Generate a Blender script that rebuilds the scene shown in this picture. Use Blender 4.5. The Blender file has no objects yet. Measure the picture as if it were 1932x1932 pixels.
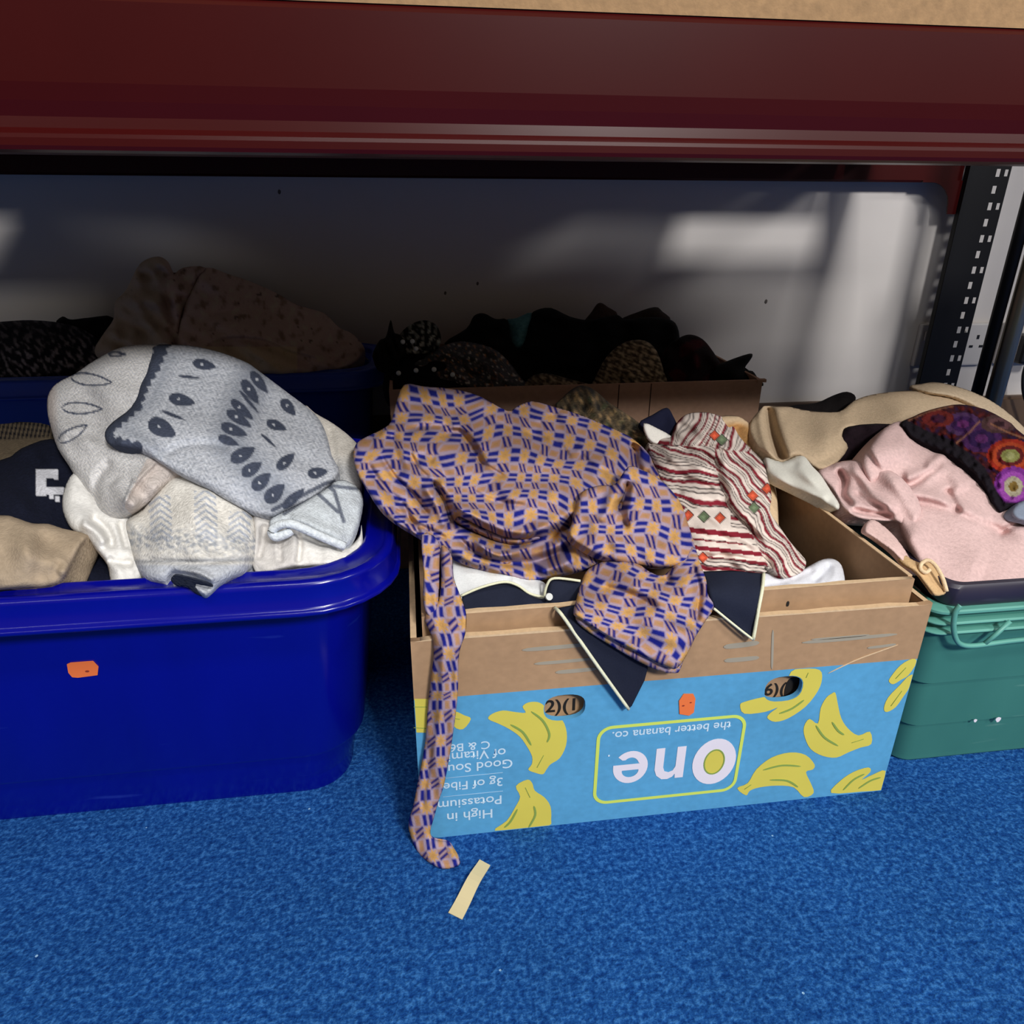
import bpy, bmesh, math, random
import numpy as np
from mathutils import Vector, Matrix

# ---------------------------------------------------------------- camera
scene = bpy.context.scene
F_PX, PITCH, YAW, ROLL, CAM_H = 1377.0, 0.41528, 0.14001, 0.00662, 0.6155
FW = np.array([math.sin(YAW)*math.cos(PITCH), math.cos(YAW)*math.cos(PITCH), -math.sin(PITCH)])
_r = np.array([math.cos(YAW), -math.sin(YAW), 0.0]); _u = np.cross(_r, FW)
RT = _r*math.cos(ROLL) + _u*math.sin(ROLL)
UP = _u*math.cos(ROLL) - _r*math.sin(ROLL)
CAM = np.array([0.0, 0.0, CAM_H])
cd = bpy.data.cameras.new('camera'); cam = bpy.data.objects.new('camera', cd)
scene.collection.objects.link(cam)
cd.sensor_width = 36.0; cd.lens = 36.0*F_PX/1932.0; cd.clip_start = 0.01; cd.clip_end = 60
M = Matrix.Identity(4)
for i in range(3):
    M[i][0] = RT[i]; M[i][1] = UP[i]; M[i][2] = -FW[i]; M[i][3] = CAM[i]
cam.matrix_world = M
scene.camera = cam

# ---------------------------------------------------------------- world, lights, exposure
scene.view_settings.view_transform = 'Standard'
scene.view_settings.look = 'None'
scene.view_settings.gamma = 1.0
scene.view_settings.use_curve_mapping = False
scene.view_settings.exposure = 0.0
w = bpy.data.worlds.new('room_air'); scene.world = w; w.use_nodes = True
w.node_tree.nodes['Background'].inputs[0].default_value = (1.0, 0.87, 0.74, 1)
w.node_tree.nodes['Background'].inputs[1].default_value = 0.135

def area(name, loc, target, sx, sy, power, color=(1, 1, 1)):
    l = bpy.data.lights.new(name, 'AREA'); l.shape = 'RECTANGLE'; l.size = sx; l.size_y = sy
    l.energy = power; l.color = color
    o = bpy.data.objects.new(name, l); scene.collection.objects.link(o)
    o.location = loc
    d = Vector(target) - Vector(loc)
    o.rotation_euler = d.to_track_quat('-Z', 'Y').to_euler()
    return o
# fluorescent ceiling fittings of the room: a row in front of the shelving and one far down to the right, plus an added overhead fill
area('ceiling_tube_front', (0.95, -2.00, 2.30), (0.35, 0.6, 0.2), 0.55, 0.35, 98, (1.0, 0.985, 0.96))
area('overhead_fill', (0.15, -0.75, 2.45), (0.15, -0.6, 0.0), 1.2, 0.3, 20, (1.0, 0.985, 0.96))  # unseen lamp added to brighten the bin rims and floor
area('ceiling_tube_front_left', (-2.2, -2.2, 2.45), (-0.9, 0.5, 0.1), 1.5, 0.35, 8, (1.0, 0.985, 0.96))
area('ceiling_tube_right', (3.15, -1.95, 2.30), (1.0, 1.6, 0.5), 0.6, 0.4, 34, (1.0, 0.985, 0.97))

# ---------------------------------------------------------------- helpers
COL = scene.collection
def ray(px, py):
    return FW + RT*((px-966.0)/F_PX) - UP*((py-966.0)/F_PX)
def PY(px, py, y):
    d = ray(px, py); return CAM + d*(y/d[1])
def PZ(px, py, z):
    d = ray(px, py); return CAM + d*((z-CAM_H)/d[2])
def lin(c):
    c = np.asarray(c, float)/255.0
    return np.where(c <= 0.04045, c/12.92, ((c+0.055)/1.055)**2.4)
def L4(*c):
    v = lin(c); return (float(v[0]), float(v[1]), float(v[2]), 1.0)

def link(o, parent=None):
    COL.objects.link(o)
    if parent is not None: o.parent = parent
    return o
def mesh_obj(name, verts, faces, mat=None, parent=None, smooth=False):
    me = bpy.data.meshes.new(name)
    me.from_pydata([tuple(map(float, v)) for v in verts], [], faces); me.update()
    if mat: me.materials.append(mat)
    if smooth: me.polygons.foreach_set('use_smooth', [True]*len(me.polygons))
    return link(bpy.data.objects.new(name, me), parent)
def bm_obj(name, bm, mat=None, parent=None, smooth=False):
    me = bpy.data.meshes.new(name); bm.normal_update(); bm.to_mesh(me); bm.free()
    if mat: me.materials.append(mat)
    if smooth: me.polygons.foreach_set('use_smooth', [True]*len(me.polygons))
    return link(bpy.data.objects.new(name, me), parent)
def empty(name, loc=(0, 0, 0)):
    o = bpy.data.objects.new(name, None); o.empty_display_size = 0.05
    COL.objects.link(o); return o          # origin kept at the world origin so parts keep world coordinates
def tag(o, label, cat, group=None):
    o['label'] = label; o['category'] = cat
    if group: o['group'] = group
    return o
def struct(o, label=None):
    o['kind'] = 'structure'
    if label: o['label'] = label
    return o
def add_box(bm, x0, x1, y0, y1, z0, z1, bev=0.0):
    r = bmesh.ops.create_cube(bm, size=1.0)
    for v in r['verts']:
        v.co = Vector(((x0+x1)/2+v.co.x*(x1-x0), (y0+y1)/2+v.co.y*(y1-y0), (z0+z1)/2+v.co.z*(z1-z0)))
    if bev > 0:
        es = list({e for v in r['verts'] for e in v.link_edges})
        bmesh.ops.bevel(bm, geom=es, offset=bev, segments=2, affect='EDGES', profile=0.5)
def box(name, b, mat, parent=None, bev=0.0):
    bm = bmesh.new(); add_box(bm, *b, bev=bev); return bm_obj(name, bm, mat, parent)
def tube_data(pts, r, n=10, closed=False):
    P = [Vector(map(float, p)) for p in pts]; V = []; Fc = []
    m = len(P); rr = r if hasattr(r, '__len__') else [r]*m
    ref = Vector((0.31, 0.17, 0.93)).normalized()
    for i in range(m):
        a = P[i-1] if (i > 0 or closed) else P[i]; b = P[(i+1) % m] if (i < m-1 or closed) else P[i]
        t = (b-a).normalized(); s = t.cross(ref)
        if s.length < 1e-3: s = t.cross(Vector((1, 0, 0)))
        s.normalize(); q = s.cross(t)
        for k in range(n):
            an = 2*math.pi*k/n; V.append(P[i] + (s*math.cos(an)+q*math.sin(an))*rr[i])
    for i in range(m if closed else m-1):
        for k in range(n):
            j = (i+1) % m
            Fc.append((i*n+k, i*n+(k+1) % n, j*n+(k+1) % n, j*n+k))
    if not closed:
        Fc.append(tuple(range(n))[::-1]); Fc.append(tuple((m-1)*n+k for k in range(n)))
    return V, Fc
def tube(name, pts, r, mat, parent=None, n=10, closed=False):
    V, Fc = tube_data(pts, r, n, closed); return mesh_obj(name, V, Fc, mat, parent, True)

def catmull(pts, per=6, closed=True):
    P = np.array(pts, float); n = len(P); out = []
    rng = range(n) if closed else range(n-1)
    for i in rng:
        if closed: a, b, c, d = P[i-1], P[i], P[(i+1) % n], P[(i+2) % n]
        else: a, b, c, d = P[max(i-1, 0)], P[i], P[i+1], P[min(i+2, n-1)]
        for k in range(per):
            t = k/per
            out.append(0.5*((2*b)+(-a+c)*t+(2*a-5*b+4*c-d)*t*t+(-a+3*b-3*c+d)*t**3))
    if not closed: out.append(P[-1])
    return np.array(out)

def flat_shape(name, loops, depth, mat, parent, xform):
    """filled 2-D outline (first loop) with holes, given thickness; xform maps (a,b,c)->world"""
    cu = bpy.data.curves.new(name, 'CURVE'); cu.dimensions = '2D'; cu.fill_mode = 'BOTH'; cu.extrude = depth/2
    for lp in loops:
        s = cu.splines.new('POLY'); s.points.add(len(lp)-1); s.use_cyclic_u = True
        for i, p in enumerate(lp): s.points[i].co = (float(p[0]), float(p[1]), 0, 1)
    return curve_to_mesh(name, cu, mat, parent, xform)
def curve_to_mesh(name, cu, mat, parent, xform):
    o = bpy.data.objects.new(name, cu); COL.objects.link(o)
    dg = bpy.context.evaluated_depsgraph_get(); dg.update()
    me = bpy.data.meshes.new_from_object(o.evaluated_get(dg)); me.name = name
    bpy.data.objects.remove(o); bpy.data.curves.remove(cu)
    for v in me.vertices: v.co = Vector(map(float, xform(*v.co)))
    me.materials.clear()
    if mat: me.materials.append(mat)
    bm = bmesh.new(); bm.from_mesh(me); bmesh.ops.recalc_face_normals(bm, faces=bm.faces); bm.to_mesh(me); bm.free()
    return link(bpy.data.objects.new(name, me), parent)

# ---------------------------------------------------------------- materials
def nodes_mat(name):
    m = bpy.data.materials.new(name); m.use_nodes = True
    nt = m.node_tree; return m, nt, nt.nodes['Principled BSDF']
def N(nt, t, **kw):
    n = nt.nodes.new(t)
    for k, v in kw.items():
        if k.startswith('i_'): n.inputs[int(k[2:])].default_value = v
        else: setattr(n, k, v)
    return n
def plain(name, c, rough=0.6, metal=0.0, var=0.12, scale=30.0, bump=0.0, bscale=200.0, spec=0.5, coat=0.0):
    """procedural material: colour with soft noise variation, optional fine bump"""
    m, nt, b = nodes_mat(name)
    tc = N(nt, 'ShaderNodeTexCoord')
    nz = N(nt, 'ShaderNodeTexNoise'); nz.inputs['Scale'].default_value = scale; nz.inputs['Detail'].default_value = 5
    nt.links.new(tc.outputs['Object'], nz.inputs['Vector'])
    mx = N(nt, 'ShaderNodeMix', data_type='RGBA')
    c = L4(*c)
    mx.inputs[6].default_value = tuple(max(0, v*(1-var)) for v in c[:3])+(1,)
    mx.inputs[7].default_value = tuple(v*(1+var) for v in c[:3])+(1,)
    nt.links.new(nz.outputs['Fac'], mx.inputs[0]); nt.links.new(mx.outputs[2], b.inputs['Base Color'])
    b.inputs['Roughness'].default_value = rough; b.inputs['Metallic'].default_value = metal
    b.inputs['Specular IOR Level'].default_value = spec
    b.inputs['Coat Weight'].default_value = coat
    if bump > 0:
        n2 = N(nt, 'ShaderNodeTexNoise'); n2.inputs['Scale'].default_value = bscale; n2.inputs['Detail'].default_value = 3
        nt.links.new(tc.outputs['Object'], n2.inputs['Vector'])
        bp = N(nt, 'ShaderNodeBump'); bp.inputs['Strength'].default_value = bump; bp.inputs['Distance'].default_value = 0.002
        nt.links.new(n2.outputs['Fac'], bp.inputs['Height']); nt.links.new(bp.outputs['Normal'], b.inputs['Normal'])
    return m
def fabric(name, rough=0.95, var=0.16, nscale=260.0, bump=0.5, bscale=520.0, spec=0.12, sheen=0.0):
    """cloth: the woven / printed colour comes from the mesh's own colour layer, thread grain from noise"""
    m, nt, b = nodes_mat(name)
    at = N(nt, 'ShaderNodeAttribute', attribute_name='Col')
    tc = N(nt, 'ShaderNodeTexCoord')
    nz = N(nt, 'ShaderNodeTexNoise'); nz.inputs['Scale'].default_value = nscale; nz.inputs['Detail'].default_value = 4
    nt.links.new(tc.outputs['Object'], nz.inputs['Vector'])
    mr = N(nt, 'ShaderNodeMapRange'); mr.inputs[3].default_value = 1-var; mr.inputs[4].default_value = 1+var
    mr.inputs[1].default_value = 0.25; mr.inputs[2].default_value = 0.75
    nt.links.new(nz.outputs['Fac'], mr.inputs[0])
    mx = N(nt, 'ShaderNodeVectorMath', operation='SCALE')
    nt.links.new(at.outputs['Color'], mx.inputs[0]); nt.links.new(mr.outputs[0], mx.inputs['Scale'])
    nt.links.new(mx.outputs[0], b.inputs['Base Color'])
    b.inputs['Roughness'].default_value = rough; b.inputs['Specular IOR Level'].default_value = spec
    b.inputs['Sheen Weight'].default_value = sheen
    n2 = N(nt, 'ShaderNodeTexNoise'); n2.inputs['Scale'].default_value = bscale; n2.inputs['Detail'].default_value = 2
    nt.links.new(tc.outputs['Object'], n2.inputs['Vector'])
    bp = N(nt, 'ShaderNodeBump'); bp.inputs['Strength'].default_value = bump; bp.inputs['Distance'].default_value = 0.0012
    nt.links.new(n2.outputs['Fac'], bp.inputs['Height']); nt.links.new(bp.outputs['Normal'], b.inputs['Normal'])
    return m

# ---------------------------------------------------------------- cloth surfaces
def seg_dist(X, Y, pl, closed=False):
    """distance to a polyline, signed side (+ = left of travel in image), parameter along it 0..1"""
    P = np.array(pl, float)
    A = P if closed else P[:-1]; B = np.roll(P, -1, 0) if closed else P[1:]
    best = np.full(X.shape, 1e9); side = np.zeros(X.shape); par = np.zeros(X.shape)
    near = np.zeros(X.shape+(2,))
    ln = np.hypot(*(B-A).T); cum = np.concatenate([[0], np.cumsum(ln)]); tot = cum[-1]
    for i in range(len(A)):
        d = B[i]-A[i]; l2 = max(d@d, 1e-9)
        t = np.clip(((X-A[i][0])*d[0]+(Y-A[i][1])*d[1])/l2, 0, 1)
        qx = A[i][0]+t*d[0]; qy = A[i][1]+t*d[1]
        dd = np.hypot(X-qx, Y-qy); m = dd < best
        best = np.where(m, dd, best); par = np.where(m, (cum[i]+t*ln[i])/tot, par)
        side = np.where(m, np.sign(d[0]*(Y-A[i][1])-d[1]*(X-A[i][0])), side)
        near[m, 0] = qx[m]; near[m, 1] = qy[m]
    return best, side, par, near
def inside(X, Y, P):
    r = np.zeros(X.shape, bool); n = len(P)
    for i in range(n):
        x0, y0 = P[i]; x1, y1 = P[(i+1) % n]
        if y0 == y1: continue
        c = ((y0 > Y) != (y1 > Y)) & (X < (x1-x0)*(Y-y0)/(y1-y0)+x0)
        r ^= c
    return r
def rff(X, Y, seed, scale, ang=0.0, ratio=1.0, k=24):
    """smooth random wave field; ratio > 1 stretches it along ang (degrees, image)"""
    g = np.random.default_rng(seed); a = math.radians(ang)
    U = (X*math.cos(a)+Y*math.sin(a))/ratio; V = -X*math.sin(a)+Y*math.cos(a)
    out = np.zeros(X.shape)
    for i in range(k):
        th = g.uniform(0, 2*math.pi); fr = 2*math.pi/(scale*g.uniform(0.6, 1.7)); ph = g.uniform(0, 2*math.pi)
        out += np.cos(fr*(U*math.cos(th)+V*math.sin(th))+ph)
    return out/math.sqrt(k)*1.0
def tps(ctrl, X, Y, lam=1e-4):
    C = np.array([(c[0]/500., c[1]/500.) for c in ctrl]); D = []
    for c in ctrl:
        P = PZ(c[0], c[1], c[2]) if (len(c) > 3 and c[3] == 'z') else PY(c[0], c[1], c[2])
        D.append((P-CAM)@FW)
    D = np.array(D); n = len(C)
    if n == 1: return np.full(X.shape, D[0])
    def U(r2): return np.where(r2 > 1e-12, r2*np.log(np.maximum(r2, 1e-12)), 0)
    K = U(((C[:, None]-C[None])**2).sum(-1))+lam*np.eye(n)
    Pm = np.hstack([np.ones((n, 1)), C])
    A = np.zeros((n+3, n+3)); A[:n, :n] = K; A[:n, n:] = Pm; A[n:, :n] = Pm.T
    A[n:, n:] -= 1e-6*np.eye(3)
    s = np.linalg.lstsq(A, np.concatenate([D, np.zeros(3)]), rcond=None)[0]
    out = s[n]+s[n+1]*X/500.+s[n+2]*Y/500.
    for i in range(n): out = out+s[i]*U((X/500.-C[i][0])**2+(Y/500.-C[i][1])**2)
    return out
def cloth(name, poly, ctrl, mat, col, step=4.0, folds=(), wr=(), roll=(14, 0.010), thick=0.03,
          back=(0, 0.75, -0.65), parent=None, smooth=3, seed=1, hem=0.0):
    """A lump or layer of cloth: outline and surface points (each at its own measured distance y or
    height z) -> rounded, folded, closed skin with a front and a back."""
    P = catmull(poly, smooth) if smooth > 1 else np.array(poly, float)
    if hem:
        g = np.random.default_rng(seed+77); P = P+g.normal(0, hem, P.shape)
    x0, y0 = P.min(0)-step; x1, y1 = P.max(0)+step
    gx = np.arange(x0, x1+step, step); gy = np.arange(y0, y1+step, step)
    X, Y = np.meshgrid(gx, gy); ins = inside(X, Y, P)
    cell = ins[:-1, :-1] | ins[1:, :-1] | ins[:-1, 1:] | ins[1:, 1:]
    use = np.zeros(ins.shape, bool)
    use[:-1, :-1] |= cell; use[1:, :-1] |= cell; use[:-1, 1:] |= cell; use[1:, 1:] |= cell
    idx = -np.ones(ins.shape, int); idx[use] = np.arange(use.sum())
    xs, ys, inn = X[use], Y[use], ins[use]
    d, _, _, near = seg_dist(xs, ys, P, True)
    xs = np.where(inn, xs, near[:, 0]); ys = np.where(inn, ys, near[:, 1]); d = np.where(inn, d, 0.0)
    T = tps(ctrl, xs, ys)
    h = np.zeros(xs.shape)
    for (amp, sc, ang, ra) in wr: h += amp*rff(xs, ys, seed+int(sc*7), sc, ang, ra)
    for f in folds:
        kind, pl, amp, wd = f[:4]
        pl = catmull(pl, 4, False) if len(pl) > 2 else pl
        dd, sd, pr, _ = seg_dist(xs, ys, pl)
        tp = np.clip(np.minimum(pr, 1-pr)/0.16, 0.0, 1); tp = tp*tp*(3-2*tp)
        if kind == 'v': h += amp*np.exp(-(dd/wd)**2)*tp
        elif kind == 'V': h += amp*np.exp(-(dd/wd)**2)
        elif kind == 's':                       # an overlap: stands proud on its + side and drops off sharply
            s = dd*sd
            h += amp*tp*np.where(s >= 0, np.exp(-np.maximum(s, 0)/wd), np.exp(-(s/2.6)**2)*0.0+np.clip(1+s/4.0, 0, 1))
    wpx, depth = roll
    e = 1-np.clip(d/wpx, 0, 1); h = h*np.clip(d/6.0, 0, 1) - depth*(1-np.sqrt(np.clip(1-e*e, 0, 1)))
    dirs = FW[None]+RT[None]*((xs-966)/F_PX)[:, None]-UP[None]*((ys-966)/F_PX)[:, None]
    T = T - h
    V = CAM[None]+dirs*T[:, None]
    b = np.array(back, float); b /= np.linalg.norm(b)
    q = np.clip(d/(wpx*1.6), 0, 1); off = thick*np.sqrt(np.clip(1-(1-q)**2, 0, 1))
    VB = V+b[None]*off[:, None]
    n = len(V); bnd = d <= 1e-9
    bi = np.where(bnd, np.arange(n), n+np.cumsum(~bnd)-1)
    cy, cx = np.nonzero(cell)
    q4 = np.stack([idx[cy, cx], idx[cy+1, cx], idx[cy+1, cx+1], idx[cy, cx+1]], 1)
    bq = bi[q4][:, ::-1]
    okb = ~bnd[q4].all(1)
    faces = np.concatenate([q4, bq[okb]])
    verts = np.concatenate([V, VB[~bnd]])
    me = bpy.data.meshes.new(name)
    me.vertices.add(len(verts)); me.vertices.foreach_set('co', verts.astype(np.float32).ravel())
    me.loops.add(faces.size); me.loops.foreach_set('vertex_index', faces.astype(np.int32).ravel())
    me.polygons.add(len(faces)); me.polygons.foreach_set('loop_start', (np.arange(len(faces))*4).astype(np.int32))
    me.polygons.foreach_set('loop_total', np.full(len(faces), 4, np.int32))
    me.polygons.foreach_set('use_smooth', np.ones(len(faces), bool))
    me.update(calc_edges=True); me.validate()
    c = col(xs, ys) if callable(col) else np.tile(lin(col), (n, 1))
    c = np.concatenate([c, c[~bnd]])
    ca = me.color_attributes.new('Col', 'FLOAT_COLOR', 'POINT')
    if len(me.vertices) == len(verts):
        ca.data.foreach_set('color', np.concatenate([c, np.ones((len(c), 1))], 1).astype(np.float32).ravel())
    me.materials.append(mat)
    return link(bpy.data.objects.new(name, me), parent)
def mixc(a, b, t):
    t = np.clip(t, 0, 1)[:, None]; return np.asarray(a)*(1-t)+np.asarray(b)*t
def base(n, c): return np.tile(lin(c), (n, 1))
# ================================================================ SETTING
def carpet_mat():
    m, nt, b = nodes_mat('blue_carpet')
    tc = N(nt, 'ShaderNodeTexCoord')
    def noise(s, det=4, rough=0.6):
        n = N(nt, 'ShaderNodeTexNoise'); n.inputs['Scale'].default_value = s; n.inputs['Detail'].default_value = det
        n.inputs['Roughness'].default_value = rough; nt.links.new(tc.outputs['Object'], n.inputs['Vector']); return n
    n1, n2, n3 = noise(260), noise(9), noise(130, 3)
    r = N(nt, 'ShaderNodeValToRGB')
    r.color_ramp.elements[0].position = 0.36; r.color_ramp.elements[0].color = L4(14, 54, 118)
    r.color_ramp.elements[1].position = 0.66; r.color_ramp.elements[1].color = L4(58, 116, 182)
    e = r.color_ramp.elements.new(0.5); e.color = L4(28, 78, 144)
    a = N(nt, 'ShaderNodeMath', operation='MULTIPLY_ADD'); a.inputs[1].default_value = 0.5
    nt.links.new(n3.outputs['Fac'], a.inputs[0])
    a2 = N(nt, 'ShaderNodeMath', operation='MULTIPLY'); a2.inputs[1].default_value = 0.5
    nt.links.new(n1.outputs['Fac'], a2.inputs[0]); nt.links.new(a2.outputs[0], a.inputs[2])
    nt.links.new(a.outputs[0], r.inputs[0])
    mr = N(nt, 'ShaderNodeMapRange'); mr.inputs[3].default_value = 0.75; mr.inputs[4].default_value = 1.25
    nt.links.new(n2.outputs['Fac'], mr.inputs[0])
    sc = N(nt, 'ShaderNodeVectorMath', operation='SCALE'); nt.links.new(r.outputs[0], sc.inputs[0]); nt.links.new(mr.outputs[0], sc.inputs['Scale'])
    vo = N(nt, 'ShaderNodeTexVoronoi'); vo.inputs['Scale'].default_value = 60; nt.links.new(tc.outputs['Object'], vo.inputs['Vector'])
    lt = N(nt, 'ShaderNodeMath', operation='LESS_THAN'); lt.inputs[1].default_value = 0.075; nt.links.new(vo.outputs['Distance'], lt.inputs[0])
    sx = N(nt, 'ShaderNodeSeparateColor'); nt.links.new(vo.outputs['Color'], sx.inputs[0])
    lt2 = N(nt, 'ShaderNodeMath', operation='LESS_THAN'); lt2.inputs[1].default_value = 0.05; nt.links.new(sx.outputs[0], lt2.inputs[0])
    an = N(nt, 'ShaderNodeMath', operation='MULTIPLY'); nt.links.new(lt.outputs[0], an.inputs[0]); nt.links.new(lt2.outputs[0], an.inputs[1])
    mx = N(nt, 'ShaderNodeMix', data_type='RGBA'); nt.links.new(an.outputs[0], mx.inputs[0]); nt.links.new(sc.outputs[0], mx.inputs[6]); mx.inputs[7].default_value = L4(150, 190, 225)
    nt.links.new(mx.outputs[2], b.inputs['Base Color']); b.inputs['Roughness'].default_value = 1.0; b.inputs['Specular IOR Level'].default_value = 0.05
    bp = N(nt, 'ShaderNodeBump'); bp.inputs['Strength'].default_value = 0.6; bp.inputs['Distance'].default_value = 0.004
    nt.links.new(n1.outputs['Fac'], bp.inputs['Height']); nt.links.new(bp.outputs['Normal'], b.inputs['Normal'])
    return m
M_CARPET = carpet_mat()
M_WALL = plain('painted_wall', (209, 203, 199), 0.75, var=0.05, scale=5, bump=0.12, bscale=60)
M_SKIRT = plain('brown_skirting_wood', (92, 72, 56), 0.5, var=0.2, scale=18)
M_RED = plain('red_rack_paint', (56, 8, 8), 0.33, var=0.10, scale=14, spec=0.2)
M_BLACK = plain('black_rack_paint', (9, 9, 13), 0.5, var=0.2, scale=22, spec=0.25)
M_CHIP = plain('chipboard_deck', (150, 118, 82), 0.9, var=0.3, scale=160, bump=0.3)
M_CHROME = plain('chrome_tube', (170, 160, 142), 0.30, 0.75, var=0.1, scale=30)
M_PLATE = plain('white_socket_plastic', (196, 192, 190), 0.4, var=0.03)
M_DARKP = plain('black_plug_plastic', (14, 14, 18), 0.45)

WALL_Y = 1.60
WX0, WX1 = -3.2, 8.5
fl = struct(mesh_obj('floor', [(WX0, -3.2, 0), (WX1, -3.2, 0), (WX1, WALL_Y+0.1, 0), (WX0, WALL_Y+0.1, 0),
     (WX0, -3.2, -0.05), (WX1, -3.2, -0.05), (WX1, WALL_Y+0.1, -0.05), (WX0, WALL_Y+0.1, -0.05)],
     [(0, 1, 2, 3), (4, 7, 6, 5), (0, 4, 5, 1), (1, 5, 6, 2), (2, 6, 7, 3), (3, 7, 4, 0)], M_CARPET), 'blue flecked carpet')
wl = struct(box('wall_back', (WX0, WX1, WALL_Y, WALL_Y+0.1, 0, 2.6), M_WALL), 'off-white painted wall behind the rack')
bb = bmesh.new()
add_box(bb, WX0, WX1, WALL_Y-0.018, WALL_Y, 0, 0.148, 0.0)
add_box(bb, WX0, WX1, WALL_Y-0.012, WALL_Y, 0.148, 0.155, 0.0)
struct(bm_obj('baseboard_back', bb, M_SKIRT), 'brown skirting board')
# small dents and marks in the plaster
for (px, py, r) in ((527, 362, .0035), (840, 553, .003), (901, 535, .003), (1445, 569, .004)):
    p = PY(px, py, WALL_Y); b_ = bmesh.new()
    bmesh.ops.create_icosphere(b_, subdivisions=1, radius=r)
    for v in b_.verts: v.co = Vector((p[0]+v.co.x, WALL_Y-0.0002+v.co.y*0.2, p[2]+v.co.z*1.4))
    bm_obj('wall_dent', b_, plain('dent_grey', (96, 90, 86), 0.9), wl)

# ---------------------------------------------------------------- shelving rack
rack = tag(empty('storage_rack'), 'red and black steel storage rack standing over the boxes of clothes', 'storage rack')
RX0, RX1 = -1.45, 1.21
def beam(name, y0, x0, x1, zb=0.636, flip=1):
    # stepped box beam: rolled lower lip, shallow groove, upper face
    prof = [(0.004, 0.0), (0.0, 0.0015), (-0.001, 0.004), (-0.001, 0.0085), (0.0, 0.011), (0.0055, 0.0145), (0.0065, 0.021),
            (0.0045, 0.030), (0.003, 0.040), (0.003, 0.084), (0.007, 0.088), (0.042, 0.088), (0.046, 0.084), (0.046, 0.004), (0.042, 0.0)]
    V = []; n = len(prof)
    for x in (x0, x1):
        for (a, b) in prof: V.append((x, y0+flip*a, zb+b))
    Fc = [(i, (i+1) % n, n+(i+1) % n, n+i) for i in range(n)]+[tuple(range(n))[::-1], tuple(range(n, 2*n))]
    o = mesh_obj(name, V, Fc, M_RED, rack)
    bm = bmesh.new(); bm.from_mesh(o.data); bmesh.ops.recalc_face_normals(bm, faces=bm.faces); bm.to_mesh(o.data); bm.free()
    return o
beam('front_beam', 0.560, RX0, RX1)
beam('rear_beam', 1.598, RX0, 1.176, flip=-1)
# chipboard deck boards cut and gapped to shape wall light; bar added for its shadow
for b_ in ((RX0, .90, .566, .858), (RX0, .90, .861, 1.088), (-.56, .615, 1.091, 1.257), (RX0, -.76, 1.091, 1.257), (RX0, .90, 1.260, 1.535), (1.065, 1.205, .566, .93)):
    box('light_gap_deck_board', b_+(.7245, .7425), M_CHIP, rack)
box('shadow_bar', (.905, .965, .607, 1.551, .690, .7235), M_RED, rack)
# corner gusset plate of the rear beam: concave curve down to the upright
gp = [(1.085, 0.640), (1.085, 0.636)]
for k in range(0, 11):
    a = math.pi/2*k/10; gp.append((1.105+0.050*math.sin(a), 0.586+0.050*math.cos(a)))
gp += [(1.157, 0.574), (1.176, 0.574), (1.176, 0.640)]
flat_shape('corner_gusset', [gp], 0.004, M_RED, rack, lambda a, b, c: (a, 1.5495+c, b))
flat_shape('corner_gusset', [[(-x-0.24, z) for x, z in gp][::-1]], 0.004, M_RED, rack, lambda a, b, c: (a, 1.5495+c, b))
def upright(x0, yf, ybk, ztop=2.0, mirror=False):
    """perforated C-section post: holes run single, double, single ..."""
    wdt = 0.096; holes = []
    k = 0; z = 0.655-0.0325*20
    while z < ztop-0.02:
        offs = (0.068, 0.087) if (k % 2 == 0) else (0.068,)
        for ox in offs:
            if mirror: ox = wdt-ox
            h, w_ = (0.0075, 0.0052) if ox in (0.068, wdt-0.068) else (0.0065, 0.0045)
            holes.append([(x0+ox-w_, z-h), (x0+ox-w_, z+h), (x0+ox+w_, z+h), (x0+ox+w_, z-h)])
        z += 0.0325; k += 1
    pr = flat_shape('upright_post', [[(x0, 0.0), (x0+wdt, 0.0), (x0+wdt, ztop), (x0, ztop)]]+holes, 0.002, M_BLACK, rack,
                    lambda a, b, c: (a, yf+c, b))
    box('post_flange', (x0, x0+0.003, min(yf, ybk), max(yf, ybk), 0, ztop), M_BLACK, pr)
    box('post_flange', (x0+0.040, x0+0.043, min(yf, ybk)+0.0015, max(yf, ybk), 0, ztop), M_BLACK, pr)
    return pr
upright(1.176, 1.536, 1.549)
upright(1.214, 0.566, 0.606)
upright(-1.55, 0.566, 0.606, mirror=True); upright(-1.51, 1.536, 1.578, mirror=True)

# ---------------------------------------------------------------- sockets, plug, rail
def socket(x0, z0, wd, ht, label, holes_x):
    s = tag(empty('wall_socket'), label, 'socket')
    box('face_plate', (x0, x0+wd, WALL_Y-0.014, WALL_Y-0.0005, z0, z0+ht), M_PLATE, s, bev=0.004)
    for hx in holes_x:
        for dx, dz, hw, hh in ((0, 0.016, .004, .006), (-0.013, -0.006, .006, .0035), (0.013, -0.006, .006, .0035)):
            box('pin_hole', (x0+hx+dx-hw*.8, x0+hx+dx+hw*.8, WALL_Y-0.0148, WALL_Y-0.0138, z0+ht*0.52+dz-hh*.8, z0+ht*0.52+dz+hh*.8), M_DARKP, s)
    for hx in holes_x:
        box('switch', (x0+hx-0.038, x0+hx-0.026, WALL_Y-0.018, WALL_Y-0.0135, z0+ht*.62, z0+ht*.62+0.022), M_PLATE, s, bev=0.001)
    return s
socket(1.187, 0.235, 0.185, 0.100, 'white double wall socket behind the perforated black rack post', (0.05, 0.152))
socket(1.405, 0.235, 0.150, 0.100, 'white wall socket with a black plug pushed in beside chrome rail', (0.055, 0.115))
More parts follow.
